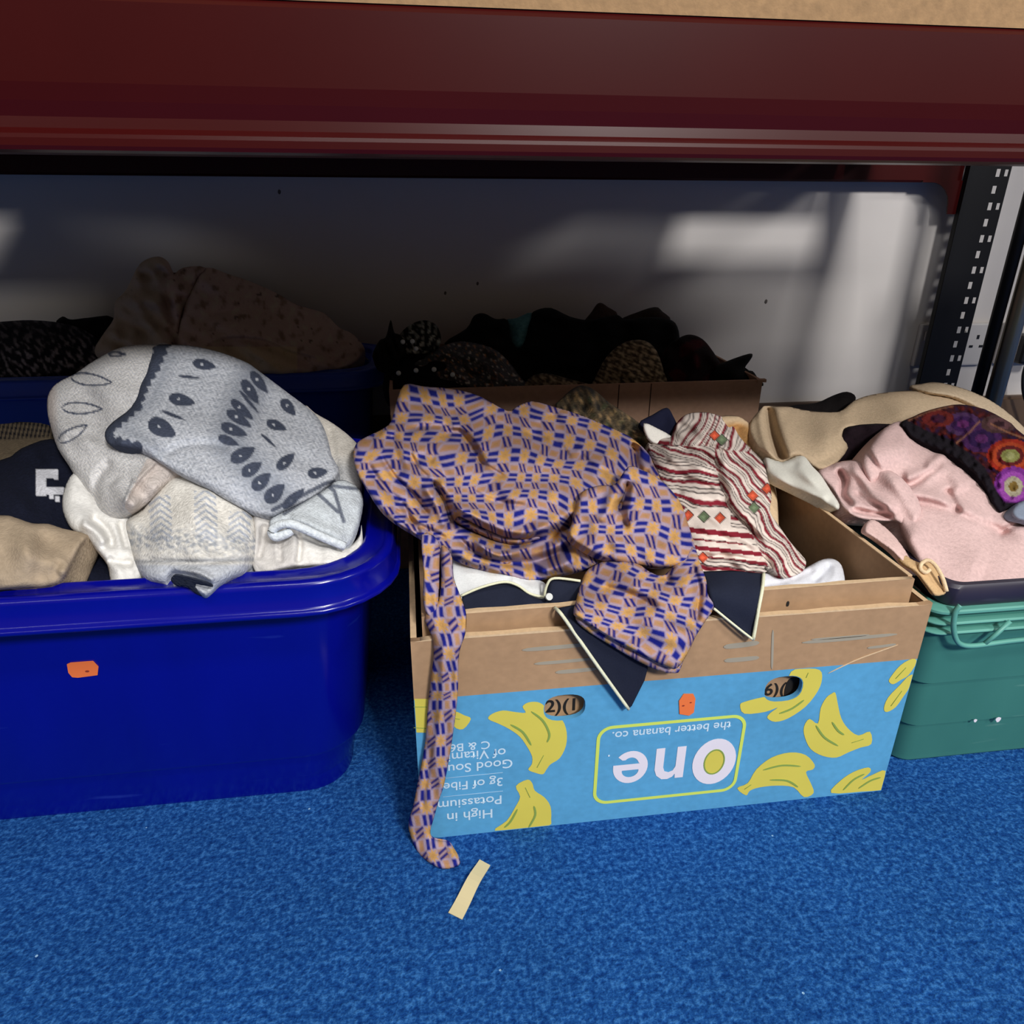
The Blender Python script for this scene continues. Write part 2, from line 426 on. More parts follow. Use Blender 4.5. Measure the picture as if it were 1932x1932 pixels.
plug = tag(empty('power_plug'), 'black power plug in the wall socket with cable hanging down', 'plug')
box('plug_body', (1.425, 1.485, 1.535, 1.5855, 0.245, 0.312), M_DARKP, plug, bev=0.008)
tube('cable', catmull([(1.455, 1.55, .247), (1.455, 1.549, .215), (1.468, 1.545, .17), (1.50, 1.54, .12), (1.54, 1.53, .05), (1.60, 1.52, .006), (1.8, 1.50, .006)], 6, False), 0.0042, M_DARKP, plug)
rail = tag(empty('clothes_rail'), 'chrome clothes rail pole with added dark reflection tube beside the rack', 'clothes rail')
pb = PY(1877, 745, 1.26)
tube('chrome_pole', [(pb[0], 1.26, 0.03), (pb[0], 1.26, 0.6), (pb[0], 1.26, 1.5)], 0.0155, M_CHROME, rail, 24)
tube('dark_reflection_tube', [(pb[0]-0.027, 1.275, 0.03), (pb[0]-0.027, 1.275, 1.5)], 0.011, M_BLACK, rail, 16)  # added dark tube, stands in for the dark reflection along the chrome
box('rail_foot', (pb[0]-0.06, pb[0]+0.05, 1.10, 1.44, 0.0, 0.03), M_BLACK, rail, bev=0.006)
tube('rail_bar', [(pb[0], 1.26, 1.49), (pb[0]+0.6, 1.26, 1.49), (pb[0]+1.3, 1.26, 1.49)], 0.0125, M_CHROME, rail, 16)

# ================================================================ CONTAINERS
def rrect(cx, cy, hx, hy, r, z, n=7):
    out = []
    for (sx, sy, a0) in ((1, 1, 0), (-1, 1, 90), (-1, -1, 180), (1, -1, 270)):
        for k in range(n+1):
            a = math.radians(a0+90*k/n)
            out.append((cx+sx*(hx-r)+r*math.cos(a), cy+sy*(hy-r)+r*math.sin(a), z))
    return out
def loft(name, rings, mat, parent=None, cap=True, smooth=True):
    V = []; Fc = []; n = len(rings[0])
    for rg in rings: V += rg
    for i in range(len(rings)-1):
        for k in range(n): Fc.append((i*n+k, i*n+(k+1) % n, (i+1)*n+(k+1) % n, (i+1)*n+k))
    if cap:
        Fc.append(tuple(range(n))[::-1]); Fc.append(tuple((len(rings)-1)*n+k for k in range(n)))
    o = mesh_obj(name, V, Fc, mat, parent, smooth)
    return o
def sharp(o, ang=35):
    try: o.data.set_sharp_from_angle(angle=math.radians(ang))
    except Exception: pass
    return o
def scuffed(name, c, c2, rough=0.38):
    m, nt, b = nodes_mat(name)
    tc = N(nt, 'ShaderNodeTexCoord')
    nz = N(nt, 'ShaderNodeTexNoise'); nz.inputs['Scale'].default_value = 14; nz.inputs['Detail'].default_value = 6
    mp = N(nt, 'ShaderNodeMapping'); mp.inputs['Scale'].default_value = (1, 1, 0.35); mp.inputs['Rotation'].default_value = (0.3, 0.5, 0)
    nt.links.new(tc.outputs['Object'], mp.inputs[0]); nt.links.new(mp.outputs[0], nz.inputs['Vector'])
    wv = N(nt, 'ShaderNodeTexNoise'); wv.inputs['Scale'].default_value = 90; wv.inputs['Detail'].default_value = 2
    mp2 = N(nt, 'ShaderNodeMapping'); mp2.inputs['Scale'].default_value = (0.12, 0.12, 1.0); mp2.inputs['Rotation'].default_value = (0.2, 0.45, 0.1)
    nt.links.new(tc.outputs['Object'], mp2.inputs[0]); nt.links.new(mp2.outputs[0], wv.inputs['Vector'])
    gt = N(nt, 'ShaderNodeMapRange'); gt.inputs[1].default_value = 0.70; gt.inputs[2].default_value = 0.80; nt.links.new(wv.outputs['Fac'], gt.inputs[0])
    mx = N(nt, 'ShaderNodeMix', data_type='RGBA'); mx.inputs[6].default_value = L4(*c); mx.inputs[7].default_value = L4(*[min(255, v*1.18) for v in c])
    nt.links.new(nz.outputs['Fac'], mx.inputs[0])
    m2 = N(nt, 'ShaderNodeMix', data_type='RGBA'); nt.links.new(mx.outputs[2], m2.inputs[6]); m2.inputs[7].default_value = L4(*c2)
    ml = N(nt, 'ShaderNodeMath', operation='MULTIPLY'); ml.inputs[1].default_value = 0.45; nt.links.new(gt.outputs[0], ml.inputs[0]); nt.links.new(ml.outputs[0], m2.inputs[0])
    nt.links.new(m2.outputs[2], b.inputs['Base Color'])
    mr = N(nt, 'ShaderNodeMapRange'); mr.inputs[3].default_value = rough*0.75; mr.inputs[4].default_value = rough*1.4; nt.links.new(nz.outputs['Fac'], mr.inputs[0])
    nt.links.new(mr.outputs[0], b.inputs['Roughness'])
    return m
M_BIN = scuffed('blue_bin_plastic', (3, 7, 124), (40, 60, 170), 0.2)
M_BIN2 = scuffed('blue_back_bin_plastic', (24, 58, 156), (60, 84, 170), 0.45)
M_GREEN = scuffed('green_crate_plastic', (52, 106, 98), (120, 165, 152), 0.42)
M_GREENR = scuffed('green_crate_rim_plastic', (86, 146, 134), (140, 185, 172), 0.4)
M_DTRAY = scuffed('dark_tray_plastic', (38, 34, 50), (70, 66, 84), 0.4)
M_STICK = plain('orange_sticker_paper', (236, 118, 58), 0.7, var=0.06)
M_STICKD = plain('sticker_ink', (140, 50, 30), 0.7)

def bin_(name, cx, cy, hx, hy, zt, mat, tap, label, ledge=True):
    root = tag(empty(name), label, 'storage bin')
    R = lambda i, z, r: rrect(cx, cy, hx-i, hy-i, r, z)
    rg = [R(tap+0.020, 0.0, 0.046), R(tap+0.018, 0.004, 0.05), R(tap+0.016, 0.058, 0.05), R(tap+0.002, 0.0635, 0.058), R(tap, 0.068, 0.06)]
    rg += [R(tap-0.012, zt-0.07, 0.062), R(tap-0.014, zt-0.034, 0.062), R(tap-0.014, zt-0.026, 0.062)]
    b1 = sharp(loft('bin_body', rg+[R(tap-0.010, zt-0.026, 0.062), R(tap-0.008, zt-0.07, 0.06), R(tap+0.006, 0.07, 0.056), R(tap+0.02, 0.008, 0.05)], mat, root))
    pr = [(tap-0.011, -0.020, 0.066), (0.008, -0.0335, 0.079)]
    pr += [(0.003-0.003*math.sin(t), -0.031-0.003*math.cos(t), 0.083+0.003*math.sin(t)) for t in np.linspace(0, math.pi*.95, 8)]      # rolled lower lip
    pr += [(0.0042, -0.0255, 0.082)]
    pr += [(0.0115-0.0065*math.cos(t), -0.0075+0.0065*math.sin(t), 0.081-0.004*t) for t in np.linspace(0, math.pi/2, 8)]               # rounded shoulder
    pr += [(0.0135, -0.0016, 0.074), (0.0155, -0.0026, 0.073), (0.0270, -0.0022, 0.066), (0.0285, -0.0012, 0.065)]
    pr += [(0.0305+0.0035*math.sin(t), -0.0040+0.0032*math.cos(t), 0.063) for t in np.linspace(0, math.pi/2, 6)]
    pr += [(0.0345, -0.012, 0.062), (tap-0.009, -0.020, 0.062)]
    rim = [R(a_, zt+b_, r_) for a_, b_, r_ in pr]
    sharp(loft('bin_rim', rim+[rim[0]], mat, root, cap=False), 40)
    return root
bin1 = bin_('storage_bin', -0.332, 0.7875, 0.312, 0.2135, 0.301, M_BIN, 0.052, 'bright blue plastic storage bin with rolled rim and orange sticker, on the carpet')
# orange price sticker on the bin front
def sticker(parent, pts, yf, ink):
    q = [PY(px, py, yf(.2)) for px, py in pts]
    o = flat_shape('price_sticker', [[(p[0], p[2]) for p in q]], 0.0006, M_STICK, parent, lambda a, b, c: (a, yf(b)+c, b))
    for (px, py, r) in ink:
        p = PY(px, py, yf(.2))
        flat_shape('sticker_print', [[(p[0]+r*math.cos(t), p[2]+0.6*r*math.sin(t)) for t in np.linspace(0, 6, 7)[:-1]]], 0.0003, M_STICKD, o, lambda a, b, c: (a, yf(b)-0.0005+c, b))
    return o
_sy = lambda z: 0.574+0.052-0.012*(z-.068)/(.231-.068)-.0008
st = sticker(bin1, [(127, 1252), (134, 1249), (176, 1246), (186, 1257), (184, 1274), (147, 1279), (136, 1278), (129, 1269)], _sy, [(165, 1266, .002)])
bin2 = bin_('storage_bin', -0.475, 1.425, 0.435, 0.145, 0.325, M_BIN2, 0.05, 'dull dark blue storage bin at the back, against the wall')

# ---------------------------------------------------------------- cardboard fruit box
BY = 0.5616; BX0, BX1, BH, BD = -0.0125, 0.5005, 0.243, 0.40
def kraft(name, c=(170, 137, 105), printed=False):
    m, nt, b = nodes_mat(name)
    tc = N(nt, 'ShaderNodeTexCoord'); geo = N(nt, 'ShaderNodeNewGeometry')
    n1 = N(nt, 'ShaderNodeTexNoise'); n1.inputs['Scale'].default_value = 130; n1.inputs['Detail'].default_value = 6
    mp = N(nt, 'ShaderNodeMapping'); mp.inputs['Scale'].default_value = (0.8, 1, 1); nt.links.new(tc.outputs['Object'], mp.inputs[0]); nt.links.new(mp.outputs[0], n1.inputs['Vector'])
    n2 = N(nt, 'ShaderNodeTexNoise'); n2.inputs['Scale'].default_value = 12; n2.inputs['Detail'].default_value = 3; nt.links.new(tc.outputs['Object'], n2.inputs['Vector'])
    ad = N(nt, 'ShaderNodeMath', operation='ADD'); nt.links.new(n1.outputs['Fac'], ad.inputs[0]); nt.links.new(n2.outputs['Fac'], ad.inputs[1])
    mr = N(nt, 'ShaderNodeMapRange'); mr.inputs[1].default_value = 0.6; mr.inputs[2].default_value = 1.4; mr.inputs[3].default_value = 0.86; mr.inputs[4].default_value = 1.14
    nt.links.new(ad.outputs[0], mr.inputs[0])
    base_in = None
    if printed:
        sp = N(nt, 'ShaderNodeSeparateXYZ'); nt.links.new(tc.outputs['Object'], sp.inputs[0])
        lt = N(nt, 'ShaderNodeMath', operation='LESS_THAN'); lt.inputs[1].default_value = 0.1778; nt.links.new(sp.outputs[2], lt.inputs[0])
        mx = N(nt, 'ShaderNodeMix', data_type='RGBA'); mx.inputs[6].default_value = L4(*c); mx.inputs[7].default_value = L4(86, 158, 202)
        nt.links.new(lt.outputs[0], mx.inputs[0]); base_in = mx.outputs[2]
    sc = N(nt, 'ShaderNodeVectorMath', operation='SCALE'); nt.links.new(mr.outputs[0], sc.inputs['Scale'])
    if base_in: nt.links.new(base_in, sc.inputs[0])
    else: sc.inputs[0].default_value = L4(*c)[:3]
    nt.links.new(sc.outputs[0], b.inputs['Base Color']); b.inputs['Roughness'].default_value = 0.85; b.inputs['Specular IOR Level'].default_value = 0.2
    bp = N(nt, 'ShaderNodeBump'); bp.inputs['Strength'].default_value = 0.15; bp.inputs['Distance'].default_value = 0.002
    nt.links.new(n2.outputs['Fac'], bp.inputs['Height']); nt.links.new(bp.outputs['Normal'], b.inputs['Normal'])
    return m
M_KRAFT = kraft('kraft_cardboard'); M_PRINT = kraft('printed_cardboard', printed=True)
M_KRAFTD = kraft('brown_cardboard', (186, 148, 124))
M_EDGE = plain('cardboard_cut_edge', (214, 184, 146), 0.9, var=0.2, scale=240)
M_YEL = plain('banana_ink', (212, 199, 82), 0.8, var=0.06); M_YLINE = plain('banana_line_ink', (132, 158, 74), 0.8, var=0.05)
M_LIME = plain('logo_frame_ink', (206, 222, 96), 0.8, var=0.05); M_WHITE = plain('white_ink', (228, 222, 232), 0.8, var=0.04)
M_PALE = plain('pale_ink', (196, 220, 236), 0.8, var=0.04); M_TEALK = plain('faded_teal_ink', (156, 148, 132), 0.85, var=0.1)
M_INK = plain('black_ink', (18, 15, 14), 0.8)

fbox = tag(empty('fruit_box'), 'open cardboard banana box with blue print of yellow bananas, on the carpet', 'cardboard box')
def wavy(x0, x1, z, n, amp, seed):
    g = np.random.default_rng(seed); xs = np.linspace(x0, x1, n); return [(x, z+g.normal(0, amp)) for x in xs]
def oval(cx, cz, a, b, n=24, p=2.6):
    return [(cx+a*math.copysign(abs(math.cos(t))**(2/p), math.cos(t)), cz+b*math.copysign(abs(math.sin(t))**(2/p), math.sin(t))) for t in np.linspace(0, 2*math.pi, n+1)[:-1]]
TH = 0.0055
H1, H2 = (0.1325, 0.1545), (0.3585, 0.1545)
top = wavy(BX1, BX0, BH, 24, 0.0006, 3)
front = flat_shape('front_panel', [[(BX0, 0.0), (BX1, 0.0)]+top, oval(H1[0], H1[1], .0205, .0150), oval(H2[0], H2[1], .0200, .0150)], TH, M_PRINT, fbox,
                   lambda a, b, c: (a, BY+TH/2+c, b))
for s, e in ((BX0, BX1),):
    flat_shape('cut_edge', [[(BX0+.002, BH-.0008), (BX1-.002, BH-.0008)]+[(x, z+.0012) for x, z in top][1:-1]], TH*1.12, M_EDGE, front, lambda a, b, c: (a, BY+TH/2+c, b))
box('side_panel', (BX0, BX0+TH, BY+TH, BY+BD, 0, BH), M_PRINT, fbox)
box('side_panel', (BX1-TH, BX1, BY+TH, BY+BD, 0, BH), M_PRINT, fbox)
box('back_panel', (BX0+TH, BX1-TH, BY+BD-TH, BY+BD, 0, BH), M_PRINT, fbox)
box('base_panel', (BX0+TH, BX1-TH, BY+TH, BY+BD-TH, 0.001, 0.006), M_KRAFT, fbox)
for x in (BX0+TH/2, BX1-TH/2):
    box('cut_edge', (x-TH*.5, x+TH*.5, BY+TH, BY+BD, BH-.0006, BH+.0004), M_EDGE, fbox)
# inner tray standing proud inside it
ibox = tag(empty('inner_tray_box'), 'plain kraft cardboard tray nested inside the printed banana box', 'cardboard box')
IX0, IX1, IY0, IY1, IH, IT = BX0+.011, BX1-.016, BY+.0125, BY+BD-.012, 0.2635, 0.0045
itop = wavy(IX1, IX0, IH, 20, 0.0006, 8)
ifr = flat_shape('front_panel', [[(IX0, .008), (IX1, .008)]+[(x, z+0.006*(x-IX0)/(IX1-IX0)-.003) for x, z in itop]], IT, M_KRAFT, ibox, lambda a, b, c: (a, IY0+IT/2+c, b))
box('side_panel', (IX0, IX0+IT, IY0+IT, IY1, .008, IH-.003), M_KRAFT, ibox)
box('side_panel', (IX1-IT, IX1, IY0+IT, IY1, .008, IH+.003), M_KRAFT, ibox)
box('back_panel', (IX0+IT, IX1-IT, IY1-IT, IY1, .008, IH), M_KRAFT, ibox)
box('base_panel', (IX0+IT, IX1-IT, IY0+IT, IY1-IT, .008, .013), M_KRAFT, ibox)
box('cut_edge', (IX1-IT, IX1, IY0+IT, IY1, IH+.003, IH+.004), M_EDGE, ibox)
flat_shape('cut_edge', [[(IX0+.003, IH-.0035), (IX1-.003, IH+.0025)]+[(x, z+0.006*(x-IX0)/(IX1-IX0)-.002) for x, z in itop][1:-1]], IT*1.1, M_EDGE, ifr, lambda a, b, c: (a, IY0+IT/2+c, b))
p_ = PY(1486, 1139, IY0); flat_shape('staple_hole', [oval(p_[0], p_[2], .0015, .003, 10)], .0004, M_INK, ifr, lambda a, b, c: (a, IY0-.0003+c, b))

# ---- print on the box front
def fp(pts, ox=0, oy=0, s=1.0): return [(lambda q: (q[0], q[2]))(PY(ox+x/s, oy+y/s, BY)) for x, y in pts]
def clip_panel(pts): return [(min(max(x, BX0+.0006), BX1-.0006), max(z, 0.0012)) for x, z in pts]
def ink(name, loops, mat, lay=1, parent=front, d=0.0003):
    return flat_shape(name, loops, d, mat, parent, lambda a, b, c: (a, BY-0.0004*lay+c, b))
def stroke(pts, wd):
    P = catmull(pts, 5, False) if len(pts) > 2 else np.array(pts, float)
    T = np.gradient(P, axis=0); T /= np.linalg.norm(T, axis=1)[:, None]; Nn = np.stack([-T[:, 1], T[:, 0]], 1)
    t = np.linspace(0, 1, len(P)); w_ = wd*np.sqrt(np.clip(1-(2*t-1)**4, 0.05, 1))
    return [tuple(p) for p in P+Nn*w_[:, None]]+[tuple(p) for p in (P-Nn*w_[:, None])[::-1]]
C1 = (740, 1140, 3.45); C2 = (1080, 1140, 3.116); C3 = (1600, 1000, 3.864)
def cut_ink(name, lp, hole, mat, lay=1):
    from mathutils.geometry import delaunay_2d_cdt
    vs = [Vector(p) for p in lp]; es = [(i, (i+1) % len(lp)) for i in range(len(lp))]
    if hole:
        k = len(vs); vs += [Vector(p) for p in hole]; es += [(k+i, k+(i+1) % len(hole)) for i in range(len(hole))]
    ov, oe, of = delaunay_2d_cdt(vs, es, [], 0, 1e-7)[:3]
    A = np.array(lp); Hh = np.array(hole) if hole else None; keep = []
    for f in of:
        c = sum((ov[i] for i in f), Vector((0, 0)))/len(f); X, Y = np.array([c.x]), np.array([c.y])
        if inside(X, Y, A)[0] and not (hole and inside(X, Y, Hh)[0]): keep.append(tuple(f))
    o = mesh_obj(name, [(v.x, BY-0.0004*lay, v.y) for v in ov], keep, mat, front)
    bm = bmesh.new(); bm.from_mesh(o.data)
    for f in bm.faces:
        f.normal_update()
        if f.normal.y > 0: f.normal_flip()
    bmesh.ops.delete(bm, geom=[v for v in bm.verts if not v.link_faces], context='VERTS'); bm.to_mesh(o.data); bm.free()
    return o
def banana(c, outline, lines, hole=None, sm=3):
    lp = clip_panel([tuple(p) for p in catmull(fp(outline, *c), sm)])
    o = cut_ink('printed_banana', lp, hole, M_YEL)
    for ln in lines: ink('printed_line', [stroke(fp(ln, *c), 0.0011)], M_YLINE, 2, o)
banana(C1, [(625, 745), (650, 712), (720, 690), (800, 700), (868, 704), (848, 665), (885, 638), (945, 635), (990, 660), (1040, 715), (1105, 750), (1135, 830), (1130, 920), (1090, 1000), (1030, 1040), (1003, 1075), (980, 1105), (930, 1095), (885, 1075), (908, 1040), (910, 990), (880, 930), (830, 860), (760, 810), (690, 775)],
       [[(770, 780), (850, 830), (905, 915)], [(905, 695), (980, 755), (1022, 840), (1008, 895)], [(942, 1060), (985, 980)]], oval(H1[0], H1[1], .0212, .0157))
banana(C1, [(805, 1182), (880, 1140), (912, 1165), (928, 1212), (990, 1255), (1030, 1315), (1034, 1400), (1022, 1438), (900, 1452), (668, 1472), (745, 1408), (800, 1320), (832, 1250)],
       [[(866, 1190), (897, 1255)], [(815, 1330), (770, 1410), (730, 1450)], [(922, 1310), (930, 1370), (888, 1450)]])
banana(C1, [(405, 700), (470, 722), (512, 745), (460, 812), (400, 790)], [[(400, 740), (440, 745)]])
banana(C1, [(128, 615), (240, 615), (245, 835), (140, 835)], [[(140, 665), (225, 665)], [(140, 800), (230, 805)]], sm=1)
banana(C2, [(985, 592), (1012, 572), (1120, 545), (1170, 545), (1240, 500), (1285, 395), (1360, 378), (1452, 385), (1466, 440), (1440, 512), (1370, 600), (1270, 668), (1192, 690), (1145, 668), (1160, 640), (1205, 606), (1130, 632), (1010, 642)],
       [[(1360, 560), (1290, 610), (1215, 640)], [(1372, 430), (1385, 400)]], oval(H2[0], H2[1], .0207, .0157))
banana(C2, [(1522, 525), (1545, 520), (1560, 590), (1580, 670), (1620, 730), (1680, 770), (1748, 748), (1756, 820), (1690, 842), (1620, 870), (1550, 900), (1470, 890), (1400, 850), (1365, 780), (1360, 720), (1392, 673), (1442, 700), (1458, 610), (1490, 550)],
       [[(1430, 710), (1480, 780), (1560, 830)], [(1525, 690), (1560, 740), (1595, 765)], [(1640, 812), (1710, 790)]])
banana(C2, [(968, 1080), (1030, 1050), (1080, 970), (1170, 900), (1280, 870), (1370, 885), (1422, 940), (1412, 970), (1372, 985), (1400, 1050), (1417, 1108), (1360, 1132), (1300, 1075), (1200, 1065), (1100, 1075), (1042, 1095), (1020, 1122)],
       [[(1120, 972), (1230, 945), (1340, 950)], [(1160, 1030), (1260, 1035), (1325, 1072)], [(1010, 1085), (1050, 1058)]])
banana(C2, [(1520, 1108), (1570, 1040), (1650, 985), (1738, 958), (1750, 985), (1700, 1030), (1770, 998), (1840, 978), (1850, 1080), (1700, 1100)],
       [[(1590, 1090), (1650, 1030), (1715, 995)], [(1680, 1080), (1750, 1035), (1810, 1015)]])
banana(C3, [(298, 1105), (308, 1072), (380, 985), (465, 938), (500, 960), (440, 1055), (385, 1090), (330, 1122)], [[(345, 1080), (420, 1000)]])
banana(C3, [(260, 1300), (290, 1220), (380, 1125), (440, 1062), (480, 1060), (450, 1140), (400, 1215), (345, 1290), (282, 1325)], [[(310, 1280), (390, 1170)]])
# logo frame (ring) and lettering, printed upside down
def rring(x0, x1, z0, z1, r, n=8):
    return [(p[0], p[1]) for p in rrect((x0+x1)/2, (z0+z1)/2, (x1-x0)/2, (z1-z0)/2, r, 0, n)]
lx0, lx1, lz0, lz1 = 0.1665, 0.3245, 0.0235, 0.1265
ink('logo_frame', [rring(lx0, lx1, lz0, lz1, .016), rring(lx0+.0035, lx1-.0035, lz0+.0035, lz1-.0035, .0128)], M_LIME)
def text(s, cx, cz, wd, mat, bold=0.0, name='lettering', parent=front, y=BY, flip=True, lay=1, ht=None):
    cu = bpy.data.curves.new('t', 'FONT'); cu.body = s; cu.align_x = 'CENTER'; cu.align_y = 'CENTER'; cu.offset = bold; cu.extrude = 0.0; cu.size = 1
    cu.fill_mode = 'BOTH'; cu.resolution_u = 4
    o = bpy.data.objects.new('t', cu); COL.objects.link(o); dg = bpy.context.evaluated_depsgraph_get(); dg.update()
    me = bpy.data.meshes.new_from_object(o.evaluated_get(dg)); bpy.data.objects.remove(o); bpy.data.curves.remove(cu); me.name = name
    co = np.array([v.co[:] for v in me.vertices]); mn, mx = co.min(0), co.max(0); k = wd/(mx[0]-mn[0]); kz = k if ht is None else ht/(mx[1]-mn[1])
    sg = -1 if flip else 1
    for v in me.vertices:
        a, b = (v.co.x-(mn[0]+mx[0])/2)*k*sg, (v.co.y-(mn[1]+mx[1])/2)*kz*sg
        v.co = Vector((cx+a, y-0.0004*lay, cz+b))
    me.materials.clear(); me.materials.append(mat)
    bm = bmesh.new(); bm.from_mesh(me)
    for f in bm.faces:
        f.normal_update()
        if f.normal.y > 0: f.normal_flip()
    bm.to_mesh(me); bm.free()
    return link(bpy.data.objects.new(name, me), parent)
def ftext(s, px, py, wpx, mat, **kw):
    c = PY(px, py, BY); a = PY(px-wpx/2, py, BY); b = PY(px+wpx/2, py, BY); return text(s, c[0], c[2], b[0]-a[0], mat, **kw)
# big word: O ring with yellow centre, n, e as fat rounded strokes (upside down)
cO = (0.2955, 0.0668)
ink('logo_letter', [[(cO[0]+.0238*math.cos(t), cO[1]+.0305*math.sin(t)) for t in np.linspace(0, 2*math.pi, 33)[:-1]], [(cO[0]+.0112*math.cos(t), cO[1]+.0165*math.sin(t)) for t in np.linspace(0, 2*math.pi, 33)[:-1]]], M_WHITE)
yo = ink('logo_dot', [[(cO[0]+.0106*math.cos(t), cO[1]+.0158*math.sin(t)) for t in np.linspace(0, 2*math.pi, 33)[:-1]]], M_YEL)
ink('logo_dot_outline', [[(cO[0]+.0116*math.cos(t), cO[1]+.0170*math.sin(t)) for t in np.linspace(0, 2*math.pi, 33)[:-1]], [(cO[0]+.0102*math.cos(t), cO[1]+.0154*math.sin(t)) for t in np.linspace(0, 2*math.pi, 33)[:-1]]], M_YLINE, 2)
def fat(pts, wd):
    P = catmull(pts, 6, False); T = np.gradient(P, axis=0); T /= np.linalg.norm(T, axis=1)[:, None]; Nn = np.stack([-T[:, 1], T[:, 0]], 1)
    return [tuple(p) for p in P+Nn*wd]+[tuple(p) for p in (P-Nn*wd)[::-1]]
def up(cx, cz, pts): return [(cx-x, cz-z) for x, z in pts]            # rotate 180 degrees
nC = (0.2468, 0.0700)
ink('logo_letter', [up(*nC, [(-.0160, -.0215), (-.0065, -.0215), (-.0065, .004), (-.004, .0095), (.0005, .0115), (.005, .0095), (.0068, .004), (.0068, -.0215), (.0160, -.0215), (.0160, .0065), (.0135, .0145), (.0075, .0200), (.001, .0205), (-.004, .0180), (-.0066, .0140), (-.0070, .0200), (-.0160, .0200)])], M_WHITE)
eC = (0.2045, 0.0705)
outer = [(.0185*math.cos(t), .0213*math.sin(t)) for t in np.linspace(math.radians(-38), math.radians(-38)-2*math.pi+math.radians(38), 26)]
innr = [(.0095*math.cos(t), .0128*math.sin(t)) for t in np.linspace(math.radians(-145), math.radians(-48), 10)]
e_out = [(.0185, -.0040)]+[(.0185*math.cos(t), .0213*math.sin(t)) for t in np.linspace(0, math.radians(318), 30)]+[(.0092, -.0098)]+\
        [(.0092*math.cos(t), .0128*math.sin(t)) for t in np.linspace(math.radians(310), math.radians(205), 12)]+[(-.0095, -.0040)]
cut_ink('logo_letter', up(*eC, e_out), up(*eC, [(-.0085, .0038)]+[(.0090*math.cos(t), .0045+.0088*math.sin(t)) for t in np.linspace(math.pi, 0, 12)]+[(.0085, .0038)]), M_WHITE)
ink('logo_letter_dot', [oval(0.1805, 0.0885, .0011, .0011, 10)], M_PALE)
ftext('the better banana co.', 1268, 1378, 222, M_PALE, bold=0.012)
for s, py, wp in (('C & B6', 925, 262), ('of Vitamins', 985, 470), ('Good Source', 1060, 560), ('3g of Fiber', 1165, 430), ('Potassium', 1290, 415), ('High in', 1365, 295)):
    ftext(s, 740+505/3.45, 1140+(py+(520-505)*0.0)/3.45, wp/3.45, M_PALE, bold=0.008)
for py in (1112, 1232):
    ink('printed_rule', [stroke(fp([(330, py+20), (720, py-18)], *C1), 0.0005)], M_PALE)
# faint teal handling print on the plain upper band
for (x0, y0, x1, y1, t) in ((985, 1226, 1120, 1214, .0022), (1008, 1252, 1120, 1242, .0018), (1048, 1268, 1125, 1261, .0022), (1365, 1220, 1432, 1212, .0030), (1366, 1246, 1432, 1240, .0026),
                            (1513, 1212, 1692, 1196, .0020), (1530, 1206, 1640, 1197, .0012), (1636, 1222, 1690, 1215, .0016), (1456, 1262, 1458, 1188, .0012)):
    ink('faded_print', [stroke(fp([(x0, y0), ((x0+x1)/2, (y0+y1)/2+.5), (x1, y1)]), t)], M_TEALK)
ink('scuff_line', [stroke(fp([(1562, 1270), (1612, 1246), (1660, 1228), (1694, 1216)]), .0007)], M_EDGE)
sticker(fbox, [(1281, 1322), (1290, 1309), (1308, 1309), (1312, 1318), (1309, 1344), (1300, 1350), (1282, 1347)], lambda z: BY-.0008, [(1289, 1331, .0014), (1303, 1325, .0012)])
# black figures on the inner tray seen through the two hand holes
def itext(s, px, py, wpx):
    a = PY(px-wpx/2, py, IY0); b = PY(px+wpx/2, py, IY0); c = PY(px, py, IY0)
    text(s, c[0], c[2], b[0]-a[0], M_INK, bold=0.02, parent=ifr, y=IY0, flip=False, name='stamped_figures')
itext('2)(1', 1057, 1334, 56); itext('6)(', 1462, 1303, 40)
pc = PY(1496, 1300, IY0); flat_shape('stamped_block', [oval(pc[0], pc[2], .0095, .016, 16)], .0003, M_INK, ifr, lambda a, b, c: (a, IY0-.0004+c, b))

# ---------------------------------------------------------------- plain cardboard box at the back
kbox = tag(empty('cardboard_box'), 'plain brown cardboard box full of dark clothes at the back', 'cardboard box')
KX0, KX1, KY0, KY1, KH = -0.036, 0.594, 1.16, 1.54, 0.322
kf = box('front_panel', (KX0, KX1, KY0, KY0+.005, 0, KH), M_KRAFTD, kbox)
box('side_panel', (KX0, KX0+.005, KY0+.005, KY1, 0, KH), M_KRAFTD, kbox); box('side_panel', (KX1-.005, KX1, KY0+.005, KY1, 0, KH), M_KRAFTD, kbox)
box('back_panel', (KX0+.005, KX1-.005, KY1-.005, KY1, 0, KH), M_KRAFTD, kbox); box('base_panel', (KX0+.005, KX1-.005, KY0+.005, KY1-.005, .001, .006), M_KRAFTD, kbox)
for px in (1226, 1166): 
    q = PY(px, 760, KY0); box('panel_crease', (q[0]-.0009, q[0]+.0009, KY0-.0003, KY0+.0002, .02, KH-.001), plain('crease_brown', (70, 48, 38), .9), kf)
box('torn_corner', (KX1-.01, KX1+.006, KY0-.002, KY0+.006, KH-.004, KH+.001), M_KRAFTD, kf)

